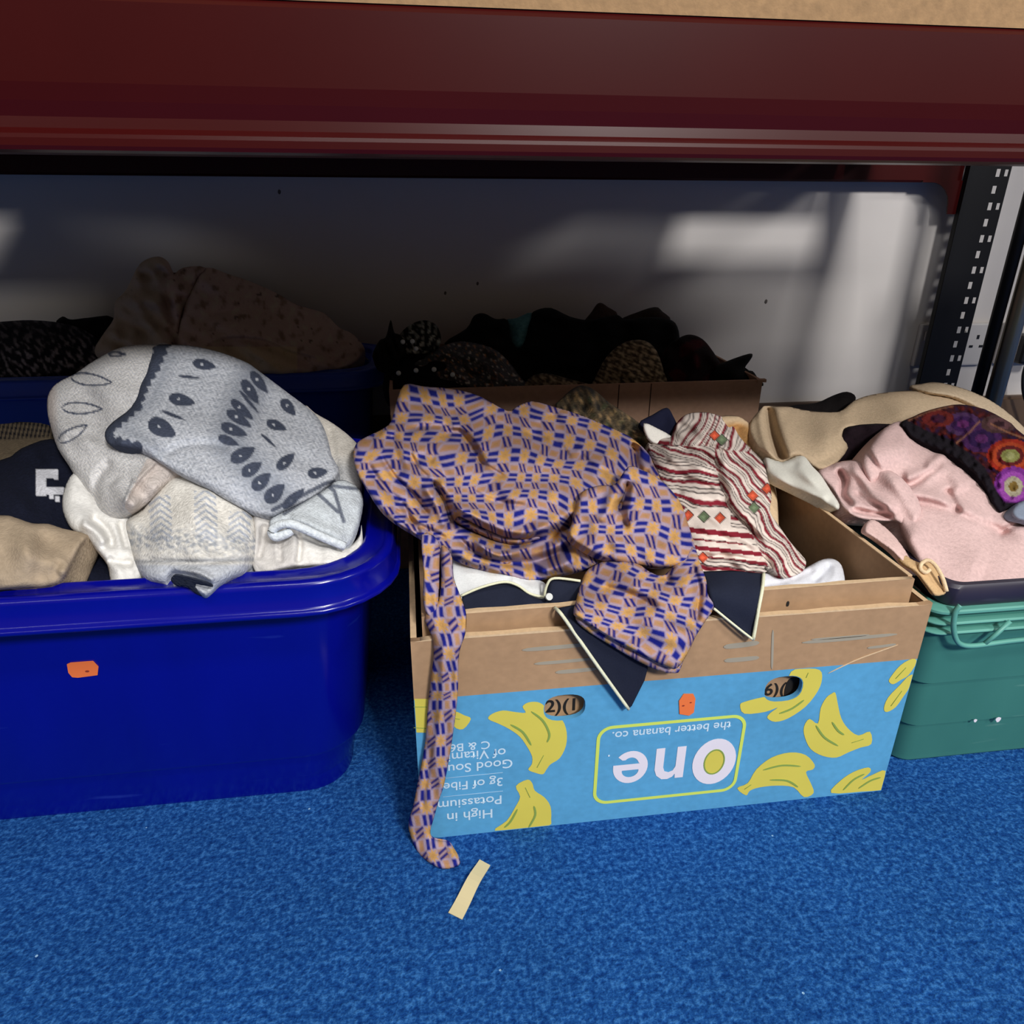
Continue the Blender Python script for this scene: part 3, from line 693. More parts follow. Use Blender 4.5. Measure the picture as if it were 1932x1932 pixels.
# ---------------------------------------------------------------- green crate
crate = tag(empty('plastic_crate'), 'green plastic crate with wire-like handle, beside the banana box', 'crate')
GX0, GY0 = 0.520, 0.578; GHX, GHY = 0.29, 0.205
gcx, gcy = GX0+GHX, GY0+GHY
R = lambda i, z, r=0.02: rrect(gcx, gcy, GHX-i, GHY-i, r, z)
rg = [R(.024, 0), R(.022, .003), R(.0205, .056), R(.0165, .0585), R(.0150, .119), R(.0112, .1215)]
rg += [R(.010, .17), R(.009, .180), R(.009, .219), R(.013, .219), R(.013, .17), R(.022, .006)]
sharp(loft('crate_body', rg, M_GREEN, crate), 30)
def ringlip(name, z, h, out, mat, parent, inn=.013):
    rr = [R(inn, z), R(out+.0015, z), R(out, z+.0015), R(out, z+h-.0015), R(out+.0015, z+h), R(inn, z+h)]
    return sharp(loft(name, rr+[rr[0]], mat, parent, cap=False), 40)
ringlip('crate_rim', .2165, .0055, -.001, M_GREENR, crate); ringlip('crate_rib', .2025, .004, .0005, M_GREENR, crate); ringlip('crate_rib', .1905, .004, .001, M_GREENR, crate)
def gp3(px, py): return PY(px, py, GY0-.004)
hl = [gp3(*q) for q in ((1812, 1142), (1803, 1154), (1799, 1180), (1803, 1204), (1814, 1216), (1840, 1218), (1900, 1210), (1990, 1201), (2080, 1193), (2092, 1180), (2094, 1150), (2086, 1128))]
tube('handle_loop', catmull(hl, 4, False), .0028, M_GREENR, crate, 8)
tube('handle_brace', [gp3(1858, 1214), gp3(1880, 1196), gp3(1906, 1172)], .0025, M_GREENR, crate, 8)
for (px, py, s) in ((1838, 1358, .002), (1881, 1356, .0032)):
    q = PY(px, py, GY0+.0145); flat_shape('paint_speck', [[(q[0]+s*math.cos(t)*(1+.4*math.sin(3*t)), q[2]+s*math.sin(t)*1.1) for t in np.linspace(0, 6, 9)[:-1]]], .0006, M_WHITE, crate, lambda a, b, c: (a, GY0+.0128+c, b))
tray = tag(empty('dark_tray'), 'dark plum plastic tray liner inside the green crate', 'tray')
RT_ = lambda i, z: rrect(gcx+.004, gcy, GHX-i-.006, GHY-i, .016, z)
sharp(loft('tray_body', [RT_(.03, .01), RT_(.017, .16), RT_(.0155, .214), RT_(.006, .2235), RT_(.0045, .226), RT_(.0045, .244), RT_(.007, .2475), RT_(.013, .2475), RT_(.0155, .244), RT_(.018, .214), RT_(.022, .16), RT_(.035, .015)], M_DTRAY, tray), 40)

# masking tape strip on the carpet
tp = [(-.0, 0)]
a, b, c, d = PZ(905, 1622, .001), PZ(925, 1633, .001), PZ(872, 1735, .001), PZ(846, 1722, .001)
mt = plain('masking_tape', (222, 206, 160), .8, var=.05)
V = []; n = 10
for k in range(n+1):
    t = k/n; z = .0015+.004*math.sin(math.pi*t)*(.5+.5*math.sin(5*t))
    for q in (a*(1-t)+d*t, b*(1-t)+c*t): V.append((q[0], q[1], z))
V += [(x, y, z-.0008) for x, y, z in V[:]]
m2 = 2*(n+1); Fc = []
for k in range(n):
    i = 2*k; Fc += [(i, i+1, i+3, i+2)[::-1], (m2+i, m2+i+1, m2+i+3, m2+i+2), (i, i+2, m2+i+2, m2+i), (i+1, m2+i+1, m2+i+3, i+3)]
Fc += [(0, m2, m2+1, 1), (m2-2, m2-1, 2*m2-1, 2*m2-2)]
tag(mesh_obj('tape_strip', V, Fc, mt), 'short strip of cream masking tape lying on the blue carpet', 'tape')
# ================================================================ CLOTHES
F_KNIT = fabric('wool_knit', var=.22, nscale=330, bump=.8, bscale=420)
F_COTTON = fabric('cotton_weave', var=.07, nscale=500, bump=.25, bscale=900)
F_FELT = fabric('wool_felt', var=.12, nscale=240, bump=.5, bscale=500)
F_DARK = fabric('dark_cloth', var=.3, nscale=160, bump=.6, bscale=300)
F_SHINE = fabric('sequin_cloth', var=.5, nscale=260, bump=1.0, bscale=260, rough=.45, spec=.6)

# ---------------------------------------------------------------- grey fair-isle sweater in the blue bin
K4 = 2.76
def c4(x, y): return (x/K4, y/K4+600)
CREAM = lin((226, 221, 212)); LGREY = lin((196, 199, 206)); MGREY = lin((132, 138, 150)); CHAR = lin((66, 72, 88))
def drop(X, Y, cx, cy, Lh, Wd, ang):
    """teardrop mask in cloth coordinates, tail towards ang"""
    a = math.radians(ang); U = (X-cx)*math.cos(a)+(Y-cy)*math.sin(a); V = -(X-cx)*math.sin(a)+(Y-cy)*math.cos(a)
    t = np.clip((U+Lh*.5)/Lh, 0, 1)
    w_ = Wd*.5*2.1*np.sqrt(t)*(1-t)**.8*1.05
    m = np.where((U > -Lh*.5) & (U < Lh*.5), w_-np.abs(V), -9)
    return m
def herring(X, Y, cell=13.0, ang=0.0):
    a = math.radians(ang); U = X*math.cos(a)+Y*math.sin(a); V = -X*math.sin(a)+Y*math.cos(a)
    t = np.abs((U/cell) % 2-1); return 0.5+0.5*np.cos(2*math.pi*(V/7.5+t*1.7))
DROPS = [(1065, 243, 98, 46, 12), (948, 428, 112, 54, 14), (845, 575, 128, 76, 28), (1350, 335, 110, 44, 52), (1305, 385, 120, 48, 56), (1262, 478, 120, 42, 42), (1245, 525, 122, 46, 34), (1220, 585, 118, 50, 22),
         (1190, 640, 92, 40, 22), (1266, 710, 112, 62, -28), (1312, 785, 96, 56, -32), (1362, 850, 96, 60, -42), (1432, 912, 104, 66, -45), (1530, 938, 120, 44, -42), (1502, 465, 84, 48, 50), (1440, 560, 90, 44, 22),
         (1490, 745, 96, 50, -42), (1655, 805, 84, 48, -8), (1300, 440, 130, 16, 50), (1400, 640, 90, 14, 42), (992, 308, 100, 14, 6), (905, 508, 110, 16, 22)]
def col_panel(X, Y):
    n = len(X); hb = herring(X, Y, 15, 20)
    c = mixc(LGREY, MGREY, np.clip(hb*.55+.25*rff(X, Y, 12, 9), 0, .8))
    d, sd, pr, _ = seg_dist(X, Y, [c4(1330, 300), c4(1230, 520), c4(1190, 650), c4(1290, 760), c4(1450, 930)])
    c = mixc(c, MGREY*1.0, np.clip(1-np.abs(d-14)/38, 0, 1)*.75)
    d2, _, _, _ = seg_dist(X, Y, [c4(880, 200), c4(800, 420), c4(640, 560), c4(820, 690)])
    c = mixc(c, MGREY, np.clip(1-d2/22, 0, 1)*.5)
    for (x, y, l, w_, a) in DROPS:
        m = drop(X, Y, x/K4, y/K4+600, l/K4*1.28, w_/K4*1.34, a)
        c = mixc(c, CHAR, np.clip(m/1.6+.4, 0, 1))
        if w_ > 40:
            q = np.hypot(X-(x/K4-l/K4*.16*math.cos(math.radians(a))), Y-(y/K4+600-l/K4*.16*math.sin(math.radians(a))))
            c = mixc(c, LGREY, (q < 2.6)*.8)
    # saw-tooth charcoal border where the panel meets the shoulder
    d, sd, pr, _ = seg_dist(X, Y, [c4(850, 130), c4(800, 250), c4(745, 340), c4(705, 450), c4(570, 570), c4(555, 640), c4(700, 680)])
    wv = 10+7.0*np.abs(((pr*17) % 1)*2-1)
    c = mixc(c, CHAR, np.clip((wv-d)/2, 0, 1))
    d, _, _, _ = seg_dist(X, Y, [c4(1420, 1000), c4(1700, 860), c4(1760, 850)])
    c = mixc(c, CHAR, np.clip((5-d)/2, 0, 1)*.9)
    return c
def col_lobe(X, Y):
    n = len(X); hb = herring(X, Y, 12, 10)
    c = mixc(lin((216, 212, 208)), lin((172, 176, 184)), hb*.75)
    c = mixc(c, lin((206, 196, 190)), np.clip((112-X)/14, 0, 1))
    for (x, y, l, w_, a) in ((478, 322, 200, 62, 8), (430, 470, 195, 60, 2), (380, 600, 160, 56, -30), (610, 188, 90, 26, 0)):
        m = drop(X, Y, x/K4, y/K4+600, l/K4*1.1, w_/K4*1.2, a)
        c = mixc(c, CHAR*1.25, np.clip(2.3-np.abs(m-1.6), 0, 1)*np.where(m > -4, 1, 0))
    # folded-over lighter inside of the knit
    d, sd, pr, _ = seg_dist(X, Y, [c4(760, 740), c4(700, 860), c4(640, 980), c4(700, 1040)])
    c = mixc(c, lin((196, 186, 180)), ((sd < 0) & (X > 236) & (Y > 866)).astype(float))
    d2, _, _, _ = seg_dist(X, Y, [c4(690, 840), c4(640, 960)])
    c = mixc(c, CHAR*.6, np.clip(1-d2/3, 0, 1)*.6)
    return c
def col_sleeve(X, Y):
    n = len(X); c = base(n, (224, 220, 212))
    for cx, sl, y0 in ((302, .06, 935), (388, .02, 925), (455, -.10, 965)):
        u = np.abs(X-(cx+sl*(Y-960))); m = (u < 21) & (Y > y0) & (Y < 1022)
        s = 0.5+0.5*np.cos(2*math.pi*(Y-u*.75)/12.5)
        c = mixc(c, lin((158, 166, 182)), m*np.clip((s-.45)*3, 0, 1)*.85)
    g = rff(X, Y, 5, 11); band = np.exp(-((Y-1022-.05*(X-360))/24)**2)
    c = mixc(c, lin((150, 155, 164)), np.clip(band*(.55+.5*g), 0, 1)*.9)
    b2 = np.exp(-((Y-1058+.02*(X-360))/5)**2); c = mixc(c, lin((120, 126, 138)), b2*.7)
    rib = (0.5+0.5*np.cos(2*math.pi*(X*.8+Y*.6)/7.0))
    m = np.clip((Y-1062)/6, 0, 1); c = mixc(c, lin((186, 190, 198)), m*.9); c = mixc(c, lin((150, 156, 168)), m*rib*.4)
    return c
def col_hem(X, Y):
    rib = (0.5+0.5*np.cos(2*math.pi*(X*.75+Y*.95)/6.0)); c = mixc(lin((206, 212, 216)), lin((165, 172, 180)), rib*.6)
    for pl in ([c4(1480, 1020), c4(1700, 870), c4(1740, 900), c4(1790, 1060)], [c4(1700, 870), c4(1860, 890)], [c4(1640, 900), c4(1760, 1010)]):
        d, _, _, _ = seg_dist(X, Y, pl); c = mixc(c, CHAR*1.3, np.clip((4.5-d)/2, 0, 1)*.85)
    return c
sw = tag(empty('fair_isle_sweater'), 'pale grey and cream knitted sweater with charcoal teardrop pattern, piled in the blue bin', 'sweater')
cloth('shoulder', [(320, 650), (297, 649), (232, 654), (181, 678), (141, 705), (107, 723), (91, 745), (89, 774), (96, 807), (109, 846), (130, 879), (145, 904), (170, 937), (188, 966), (217, 979), (250, 971), (285, 946), (330, 908), (380, 920), (420, 880), (420, 700)],
      [(300, 655, .86), (140, 740, .83), (100, 790, .79), (130, 860, .74), (200, 950, .68), (270, 940, .665), (220, 720, .81), (200, 840, .74), (400, 760, .80), (330, 880, .70), (380, 900, .70)], F_KNIT, col_lobe, 2.6,
      [('v', [(215, 905), (240, 940), (262, 958)], .010, 14), ('s', [(300, 868), (262, 905), (236, 950), (232, 975)], .012, 22), ('v', [(120, 835), (165, 820), (215, 840)], -.006, 10), ('v', [(175, 960), (185, 900), (215, 868)], -.008, 9)],
      [(.0035, 60, 30, 1.6)], (30, .03), .09, parent=sw)
cloth('front_panel', [(292, 652), (326, 650), (370, 654), (417, 665), (464, 683), (486, 698), (543, 741), (594, 781), (615, 817), (626, 860), (640, 893), (604, 930), (560, 955), (533, 968), (507, 976), (453, 957), (399, 926), (344, 897), (296, 868), (262, 852), (225, 846), (203, 836), (198, 815), (214, 795), (248, 768), (262, 730), (274, 700), (284, 670)],
      [(300, 655, .855), (420, 668, .87), (543, 745, .86), (612, 820, .79), (630, 890, .715), (520, 970, .645), (400, 922, .655), (280, 855, .69), (210, 820, .72), (400, 780, .76), (500, 840, .725), (300, 740, .785), (450, 900, .668)], F_KNIT, col_panel, 2.6,
      [('v', [(480, 700), (455, 760), (435, 820), (470, 880), (520, 940)], .006, 30), ('v', [(300, 866), (340, 842), (400, 838), (440, 850)], -.006, 8), ('v', [(500, 740), (500, 800), (540, 850), (600, 880)], -.006, 16), ('v', [(215, 838), (250, 828), (300, 846)], .006, 12)],
      [(.003, 70, 60, 1.8)], (16, .016), .05, parent=sw)
cloth('back_panel', [(575, 765), (594, 779), (630, 800), (665, 828), (678, 850), (682, 915), (665, 935), (630, 915), (600, 890), (590, 820)],
      [(590, 780, .875), (665, 832, .83), (680, 915, .72), (620, 900, .745), (640, 850, .79)], F_KNIT, lambda X, Y: mixc(lin((222, 216, 206)), lin((176, 180, 186)), np.clip((Y-855)/30, 0, 1)*(.5+.4*herring(X, Y, 10))), 3,
      [('v', [(620, 800), (628, 850), (640, 900)], -.006, 8)], [(.003, 40, 70, 2)], (14, .015), .05, parent=sw)
cloth('sleeve', [(268, 962), (290, 935), (312, 908), (348, 896), (399, 915), (453, 945), (475, 968), (486, 1002), (486, 1048), (466, 1082), (440, 1094), (417, 1107), (400, 1122), (388, 1129), (376, 1122), (362, 1113), (340, 1108), (326, 1112), (308, 1104), (275, 1096), (256, 1067), (245, 1024), (238, 984)],
      [(340, 900, .69), (450, 950, .66), (260, 975, .66), (360, 980, .625), (480, 1010, .635), (250, 1040, .622), (360, 1050, .588), (470, 1075, .598), (290, 1095, .590), (388, 1125, .562), (340, 1105, .575), (420, 1100, .572)], F_KNIT, col_sleeve, 2.6,
      [('v', [(322, 1112), (330, 1086), (362, 1092), (402, 1112)], -.016, 8), ('v', [(330, 1080), (370, 1078), (408, 1098)], .006, 6), ('v', [(262, 1056), (310, 1058), (380, 1062), (470, 1050)], -.004, 5), ('v', [(440, 960), (462, 1010), (455, 1060)], .004, 14)],
      [(.003, 46, 80, 2)], (24, .022), .045, parent=sw)
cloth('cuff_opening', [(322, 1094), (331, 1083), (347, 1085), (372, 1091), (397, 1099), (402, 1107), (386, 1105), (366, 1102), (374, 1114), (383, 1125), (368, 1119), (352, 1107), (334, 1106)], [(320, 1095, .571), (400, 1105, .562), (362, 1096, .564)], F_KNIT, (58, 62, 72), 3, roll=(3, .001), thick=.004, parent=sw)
cloth('rolled_hem', [(535, 965), (575, 945), (610, 925), (640, 905), (672, 917), (685, 940), (681, 975), (670, 1012), (656, 1032), (640, 1029), (604, 1010), (572, 994), (545, 985), (528, 992), (515, 1000), (508, 988), (514, 976)],
      [(520, 985, .64), (600, 945, .665), (680, 940, .69), (650, 1028, .632), (590, 1000, .632), (640, 960, .66)], F_KNIT, col_hem, 2.6, [('v', [(540, 975), (600, 992), (655, 1022)], .006, 9)], [(.002, 40, 30, 2)], (9, .010), .02, parent=sw)
hp = [(650, 1031, .628), (605, 1012, .624), (572, 997, .622), (546, 988, .623), (524, 992, .625), (513, 1003, .625), (520, 1013, .624), (538, 1008, .624), (550, 1001, .626)]
def tubec(name, pts, r, fab, c, parent=None, n=9):
    V, Fc = tube_data(catmull([PY(*p) for p in pts], 5, False), r, n)
    o = mesh_obj(name, V, Fc, fab, parent, True)
    ca = o.data.color_attributes.new('Col', 'FLOAT_COLOR', 'POINT'); l = lin(c)
    ca.data.foreach_set('color', np.tile(np.append(l, 1), len(V)).astype(np.float32)); return o
tubec('hem_edge', hp, .0042, F_KNIT, (214, 220, 224), sw)

cr = tag(empty('cream_jumper'), 'cream white knitted jumper crumpled beneath the grey patterned sweater', 'jumper')
cloth('jumper_body', [(138, 893), (121, 924), (117, 955), (126, 984), (140, 1002), (163, 1013), (181, 1038), (203, 1067), (214, 1104), (265, 1102), (275, 1060), (262, 1000), (250, 965), (215, 960), (185, 940), (160, 900)],
      [(138, 900, .725), (120, 950, .69), (165, 1010, .640), (215, 1098, .605), (260, 1090, .612), (250, 980, .685), (190, 960, .69)], F_FELT, (228, 226, 222), 3,
      [('v', [(165, 975), (190, 990), (208, 1012), (212, 1040)], -.014, 9), ('v', [(150, 985), (180, 1000), (200, 1030)], .010, 10), ('v', [(200, 1052), (225, 1062), (255, 1060)], -.008, 7), ('v', [(225, 980), (232, 1010), (240, 1040)], -.010, 7)], [(.003, 40, 45, 2)], (20, .022), .06, parent=cr)
cloth('jumper_hem', [(478, 965), (520, 985), (565, 993), (600, 1008), (640, 1029), (660, 1030), (678, 1010), (682, 990), (684, 1040), (668, 1064), (620, 1068), (565, 1070), (482, 1080), (478, 1020)],
      [(485, 975, .66), (560, 1000, .645), (660, 1035, .64), (680, 1000, .665), (560, 1066, .612), (485, 1074, .608), (660, 1062, .618)], F_FELT, lambda X, Y: mixc(lin((206, 202, 198)), lin((232, 229, 224)), np.clip((X-555)/12, 0, 1)), 3,
      [('v', [(563, 1000), (566, 1030), (562, 1066)], -.010, 5), ('v', [(500, 985), (495, 1020), (485, 1060)], -.010, 8), ('v', [(528, 1018), (530, 1064)], -.005, 5)], [(.003, 40, 80, 2)], (12, .012), .05, parent=cr)

def g_tag(o, l, c, g=None): return tag(o, l, c, g)
g_tag(cloth('beige_jumper', [(-230, 990), (-120, 976), (0, 972), (27, 976), (60, 987), (90, 988), (118, 997), (164, 1009), (154, 1029), (138, 1062), (120, 1095), (92, 1106), (40, 1110), (0, 1114), (-120, 1124), (-240, 1130)],
      [(-220, 1000, .65), (-220, 1120, .60), (0, 980, .645), (100, 992, .65), (160, 1012, .635), (0, 1108, .588), (110, 1098, .592), (-60, 1100, .588), (50, 1040, .60)], F_FELT, (168, 150, 128), 3.5,
      [('v', [(122, 1100), (104, 1078), (118, 1056)], -.005, 9)], [(.003, 50, 60, 1.5)], (12, .012), .05), 'fawn beige woollen jumper tucked by the rim of the blue bin', 'jumper')
def col_navy(X, Y):
    c = base(len(X), (20, 23, 38)); wt = lin((205, 205, 212))
    def R_(x0, x1, y0, y1): return ((X > x0) & (X < x1) & (Y > y0) & (Y < y1))
    m = R_(68, 110, 886, 902) | R_(68, 88, 886, 935) | R_(84, 122, 919, 933) | R_(92, 102, 934, 942) | R_(104, 113, 937, 946) | R_(100, 110, 896, 906)
    c[m] = wt
    d, _, _, _ = seg_dist(X, Y, [(153, 1046), (164, 1056)]); c[d < 2.5] = lin((150, 150, 165))
    return c
g_tag(cloth('navy_knit', [(-260, 900), (-150, 880), (0, 868), (40, 846), (95, 828), (125, 850), (150, 920), (165, 960), (190, 1010), (225, 1070), (225, 1104), (100, 1112), (-100, 1122), (-270, 1135)],
      [(-240, 905, .80), (-250, 1120, .64), (0, 875, .80), (95, 835, .82), (130, 900, .77), (60, 920, .745), (0, 960, .70), (120, 990, .70), (180, 1040, .675), (200, 1098, .640), (0, 1100, .60)], F_KNIT, col_navy, 2.8, [], [(.003, 60, 40, 1.5)], (10, .01), .06),
      'navy knitted top with a blocky white motif, in the blue bin', 'top')
def col_str(X, Y):
    s = 0.5+0.5*np.cos(2*math.pi*(X+Y*.25)/8.0); c = base(len(X), (98, 86, 70))
    return mixc(c, lin((22, 21, 26)), np.clip((832-.06*X-Y)/4, 0, 1)*np.clip((s-.35)*4, 0, 1))
g_tag(cloth('striped_scarf', [(-260, 820), (-120, 804), (0, 800), (40, 796), (92, 802), (100, 826), (75, 840), (49, 852), (16, 867), (0, 873), (-120, 895), (-270, 920)], [(-240, 830, .92), (-250, 910, .82), (0, 803, .93), (90, 806, .92), (0, 868, .82), (60, 845, .85), (-60, 840, .87)], F_KNIT, col_str, 2.6, [], [(.002, 40, 0, 1)], (10, .01), .06),
      'olive brown scarf edged with black stripes at the back of the blue bin', 'scarf')

# ---------------------------------------------------------------- back bin
def col_zebra(X, Y):
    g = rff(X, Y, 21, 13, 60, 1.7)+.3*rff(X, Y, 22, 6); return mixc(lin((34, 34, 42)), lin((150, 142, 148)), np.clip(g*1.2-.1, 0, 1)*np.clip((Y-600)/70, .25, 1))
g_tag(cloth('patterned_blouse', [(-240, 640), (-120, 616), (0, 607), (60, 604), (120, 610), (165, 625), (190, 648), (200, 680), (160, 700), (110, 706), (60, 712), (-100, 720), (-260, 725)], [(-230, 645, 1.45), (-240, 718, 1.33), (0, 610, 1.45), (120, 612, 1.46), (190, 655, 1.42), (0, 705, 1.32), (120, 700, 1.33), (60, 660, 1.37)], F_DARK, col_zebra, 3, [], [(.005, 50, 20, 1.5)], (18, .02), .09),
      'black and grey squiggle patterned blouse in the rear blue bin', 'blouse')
g_tag(cloth('black_garment', [(105, 612), (118, 597), (134, 603), (170, 599), (215, 600), (220, 660), (180, 660), (130, 640)], [(110, 605, 1.49), (210, 605, 1.49), (170, 655, 1.45)], F_DARK, (16, 15, 19), 4, [], [(.004, 30, 0, 1)], (10, .012), .05),
      'black garment showing behind the squiggle patterned blouse', 'garment')
def col_floral(X, Y):
    c = base(len(X), (186, 160, 150)); g = rff(X, Y, 31, 26)+.4*rff(X, Y, 32, 9)
    c = mixc(c, lin((136, 112, 98)), np.clip(g-.5, 0, 1)); c = mixc(c, lin((190, 176, 158)), np.clip(-g-.7, 0, 1)); c = mixc(c, lin((40, 34, 34)), (rff(X, Y, 33, 17) > 1.75).astype(float)*.8)
    lt = ((Y > 655) & (X > 380) & (X < 560)) ; c = mixc(c, lin((204, 184, 148)), lt*.7)
    return mixc(c, lin((176, 162, 144)), np.clip((318-X)/20, 0, 1)*.7)
fb = tag(empty('floral_scarf'), 'faded mauve floral scarf bundled high in the rear blue bin', 'scarf')
cloth('scarf_knot', [(178, 662), (195, 630), (214, 602), (217, 570), (238, 547), (258, 506), (275, 490), (300, 484), (318, 495), (328, 517), (345, 505), (388, 505), (370, 540), (350, 580), (338, 620), (335, 680), (260, 690), (200, 685)],
      [(200, 640, 1.36), (290, 490, 1.44), (370, 520, 1.42), (335, 670, 1.30), (260, 600, 1.38), (220, 680, 1.32)], F_COTTON, col_floral, 3.2, [('v', [(310, 540), (318, 580), (330, 640), (330, 680)], -.012, 9), ('v', [(262, 520), (290, 520), (312, 505)], -.012, 8), ('v', [(240, 560), (280, 570), (310, 560)], .012, 12), ('v', [(220, 640), (260, 620), (290, 660)], -.010, 12)],
      [(.008, 36, 40, 1.6)], (20, .025), .08, parent=fb)
cloth('scarf_bundle', [(330, 690), (333, 640), (345, 585), (362, 540), (388, 505), (430, 517), (470, 530), (520, 552), (560, 575), (610, 590), (640, 618), (662, 628), (684, 650), (687, 668), (662, 690), (600, 703), (540, 709), (500, 706), (440, 700)],
      [(390, 510, 1.43), (520, 555, 1.44), (620, 600, 1.42), (685, 660, 1.34), (600, 700, 1.29), (480, 700, 1.28), (340, 680, 1.30), (420, 600, 1.36), (540, 630, 1.35)], F_COTTON, col_floral, 3.2,
      [('s', [(620, 680), (580, 668), (545, 660), (500, 640), (430, 635), (380, 655)], .014, 40), ('v', [(420, 560), (500, 570), (580, 610), (640, 660)], .008, 18), ('v', [(380, 600), (450, 590), (540, 625)], -.008, 10), ('v', [(615, 660), (645, 655), (672, 648)], -.012, 8), ('v', [(630, 690), (660, 672), (680, 668)], -.008, 6)],
      [(.006, 40, 25, 3)], (22, .03), .09, parent=fb)

# ---------------------------------------------------------------- dark clothes in the back cardboard box
def lump(name, poly, y0, y1, c, label, cat, fab=F_DARK, group=None, wr=((.006, 40, 20, 1.5),), folds=(), step=4, roll=(14, .02), thick=.07, parent=None):
    P = np.array(poly, float); t, b = P[:, 1].min(), P[:, 1].max(); l, r = P[:, 0].min(), P[:, 0].max(); m = (l+r)/2
    ctrl = [(m, t, y1), (m, b, y0), (l, (t+b)/2, (y0+y1)/2+.012), (r, (t+b)/2, (y0+y1)/2+.012), (m, (t+b)/2, (y0+y1)/2-.012), (l, b, y0+.01), (r, b, y0+.01)]
    o = cloth(name, poly, ctrl, fab, c, step, folds, wr, roll, thick, parent=parent, seed=int(l))
    if label: tag(o, label, cat, group)
    return o
lump('black_dress', [(726, 748), (729, 692), (740, 672), (790, 664), (850, 668), (905, 690), (945, 705), (950, 738), (880, 752), (800, 750)], 1.175, 1.29, (16, 14, 20), 'black dress with white dots at the near left of the rear box', 'dress')
for (px, py, yv) in ((752, 704, 1.215), (785, 699, 1.222), (819, 697, 1.222), (854, 707, 1.212), (760, 645, 1.27), (778, 644, 1.27), (785, 658, 1.26)):
    p = PY(px, py, yv); b_ = bmesh.new(); bmesh.ops.create_icosphere(b_, subdivisions=2, radius=.0042)
    o = bm_obj('white_dot', b_, plain('pearl_white', (220, 226, 226), .5), bpy.data.objects['black_dress'], True); o.location = Vector(p)
def speck(cs, sc, seed, th=1.0, bg=(20, 16, 14)):
    def f(X, Y):
        c = base(len(X), bg)
        for k, q in enumerate(cs): c = mixc(c, lin(q), np.clip((rff(X, Y, seed+k, sc)-th)*2.5, 0, 1))
        return c
    return f
lump('sequin_top', [(770, 690), (800, 672), (830, 655), (870, 644), (925, 655), (958, 680), (985, 715), (1010, 740), (940, 745), (870, 732), (810, 712)], 1.185, 1.30, speck([(170, 112, 58), (200, 190, 176), (100, 78, 80)], 9, 41, .9), 'rust and gold sequinned top in the rear box', 'top', F_SHINE, step=2.8)
lump('grey_print_scarf', [(742, 660), (755, 630), (775, 612), (800, 604), (822, 612), (832, 635), (826, 655), (800, 668), (765, 670)], 1.28, 1.34, speck([(176, 176, 164), (130, 132, 124)], 13, 51, .4, (30, 30, 30)), 'small grey and black print scarf on top of the rear box', 'scarf', step=3, folds=(('v', [(815, 612), (820, 630), (815, 645)], -.008, 5),))
lump('feather_boa', [(702, 672), (716, 642), (728, 636), (737, 603), (744, 628), (755, 632), (768, 655), (745, 680), (718, 682)], 1.24, 1.33, (26, 22, 20), 'dark feathery trim poking up at the corner of the rear box', 'trim', wr=((.01, 12, 80, 3),), step=3)
lump('black_skirt', [(838, 648), (880, 620), (894, 596), (913, 591), (935, 602), (958, 604), (966, 645), (1000, 700), (920, 690), (870, 668)], 1.30, 1.40, (12, 11, 13), 'plain black skirt with a peaked fold beside the teal cloth', 'skirt')
lump('teal_cloth', [(952, 606), (975, 600), (1003, 590), (1010, 620), (995, 655), (965, 660), (955, 640)], 1.37, 1.42, (84, 134, 142), 'small bit of teal cloth between black clothes in the rear box', 'garment', thick=.03)
lump('brown_collar', [(1100, 612), (1115, 590), (1130, 571), (1148, 580), (1166, 596), (1150, 640), (1110, 640)], 1.43, 1.46, (58, 44, 40), 'dark brown pointed collar sticking up behind black coat', 'garment', thick=.03)
lump('brown_sleeve', [(1170, 606), (1200, 590), (1236, 579), (1250, 588), (1266, 606), (1240, 640), (1190, 640)], 1.43, 1.46, (46, 36, 34), 'dim brown sleeve folded behind the black coat', 'garment', thick=.03)
lump('black_coat', [(975, 672), (990, 640), (1000, 598), (1012, 585), (1040, 581), (1075, 597), (1110, 604), (1140, 598), (1165, 594), (1180, 602), (1225, 598), (1262, 602), (1278, 616), (1282, 650), (1270, 700), (1240, 745), (1000, 748), (960, 712)], 1.24, 1.42, (10, 10, 13), 'large black coat heaped across the middle of the rear box', 'coat', folds=(('v', [(1100, 610), (1130, 660), (1140, 730)], -.02, 20), ('v', [(1180, 605), (1190, 650), (1230, 700)], -.015, 16)))
def knit(X, Y): return mixc(lin((66, 56, 46)), lin((176, 156, 126)), np.clip(rff(X, Y, 61, 8, 30, 1.6)*.6+.3, 0, 1))
lump('tweed_scarf', [(985, 742), (1000, 712), (1030, 704), (1070, 714), (1110, 724), (1150, 735), (1140, 752), (1040, 756)], 1.17, 1.215, knit, 'brown flecked tweed scarf along the front edge of the rear box', 'scarf', step=2.8, thick=.03)
lump('tweed_garment', [(1105, 752), (1122, 715), (1145, 672), (1180, 645), (1218, 643), (1240, 664), (1254, 706), (1264, 745), (1180, 754)], 1.175, 1.25, knit, 'flecked brown tweed garment humped up in front of the black coat', 'garment', step=2.8)
lump('maroon_jumper', [(1248, 740), (1244, 690), (1258, 655), (1280, 638), (1302, 631), (1326, 640), (1346, 664), (1362, 690), (1384, 722), (1340, 742)], 1.19, 1.31, speck([(60, 12, 20)], 40, 71, .3, (22, 10, 14)), 'very dark maroon jumper at the right of the rear box', 'jumper')
lump('black_scarf', [(1330, 738), (1345, 696), (1370, 682), (1414, 667), (1419, 674), (1404, 697), (1420, 700), (1430, 714), (1440, 728), (1390, 732)], 1.175, 1.26, (9, 9, 11), 'black scarf end flicking over the corner of the rear box', 'scarf', thick=.03)

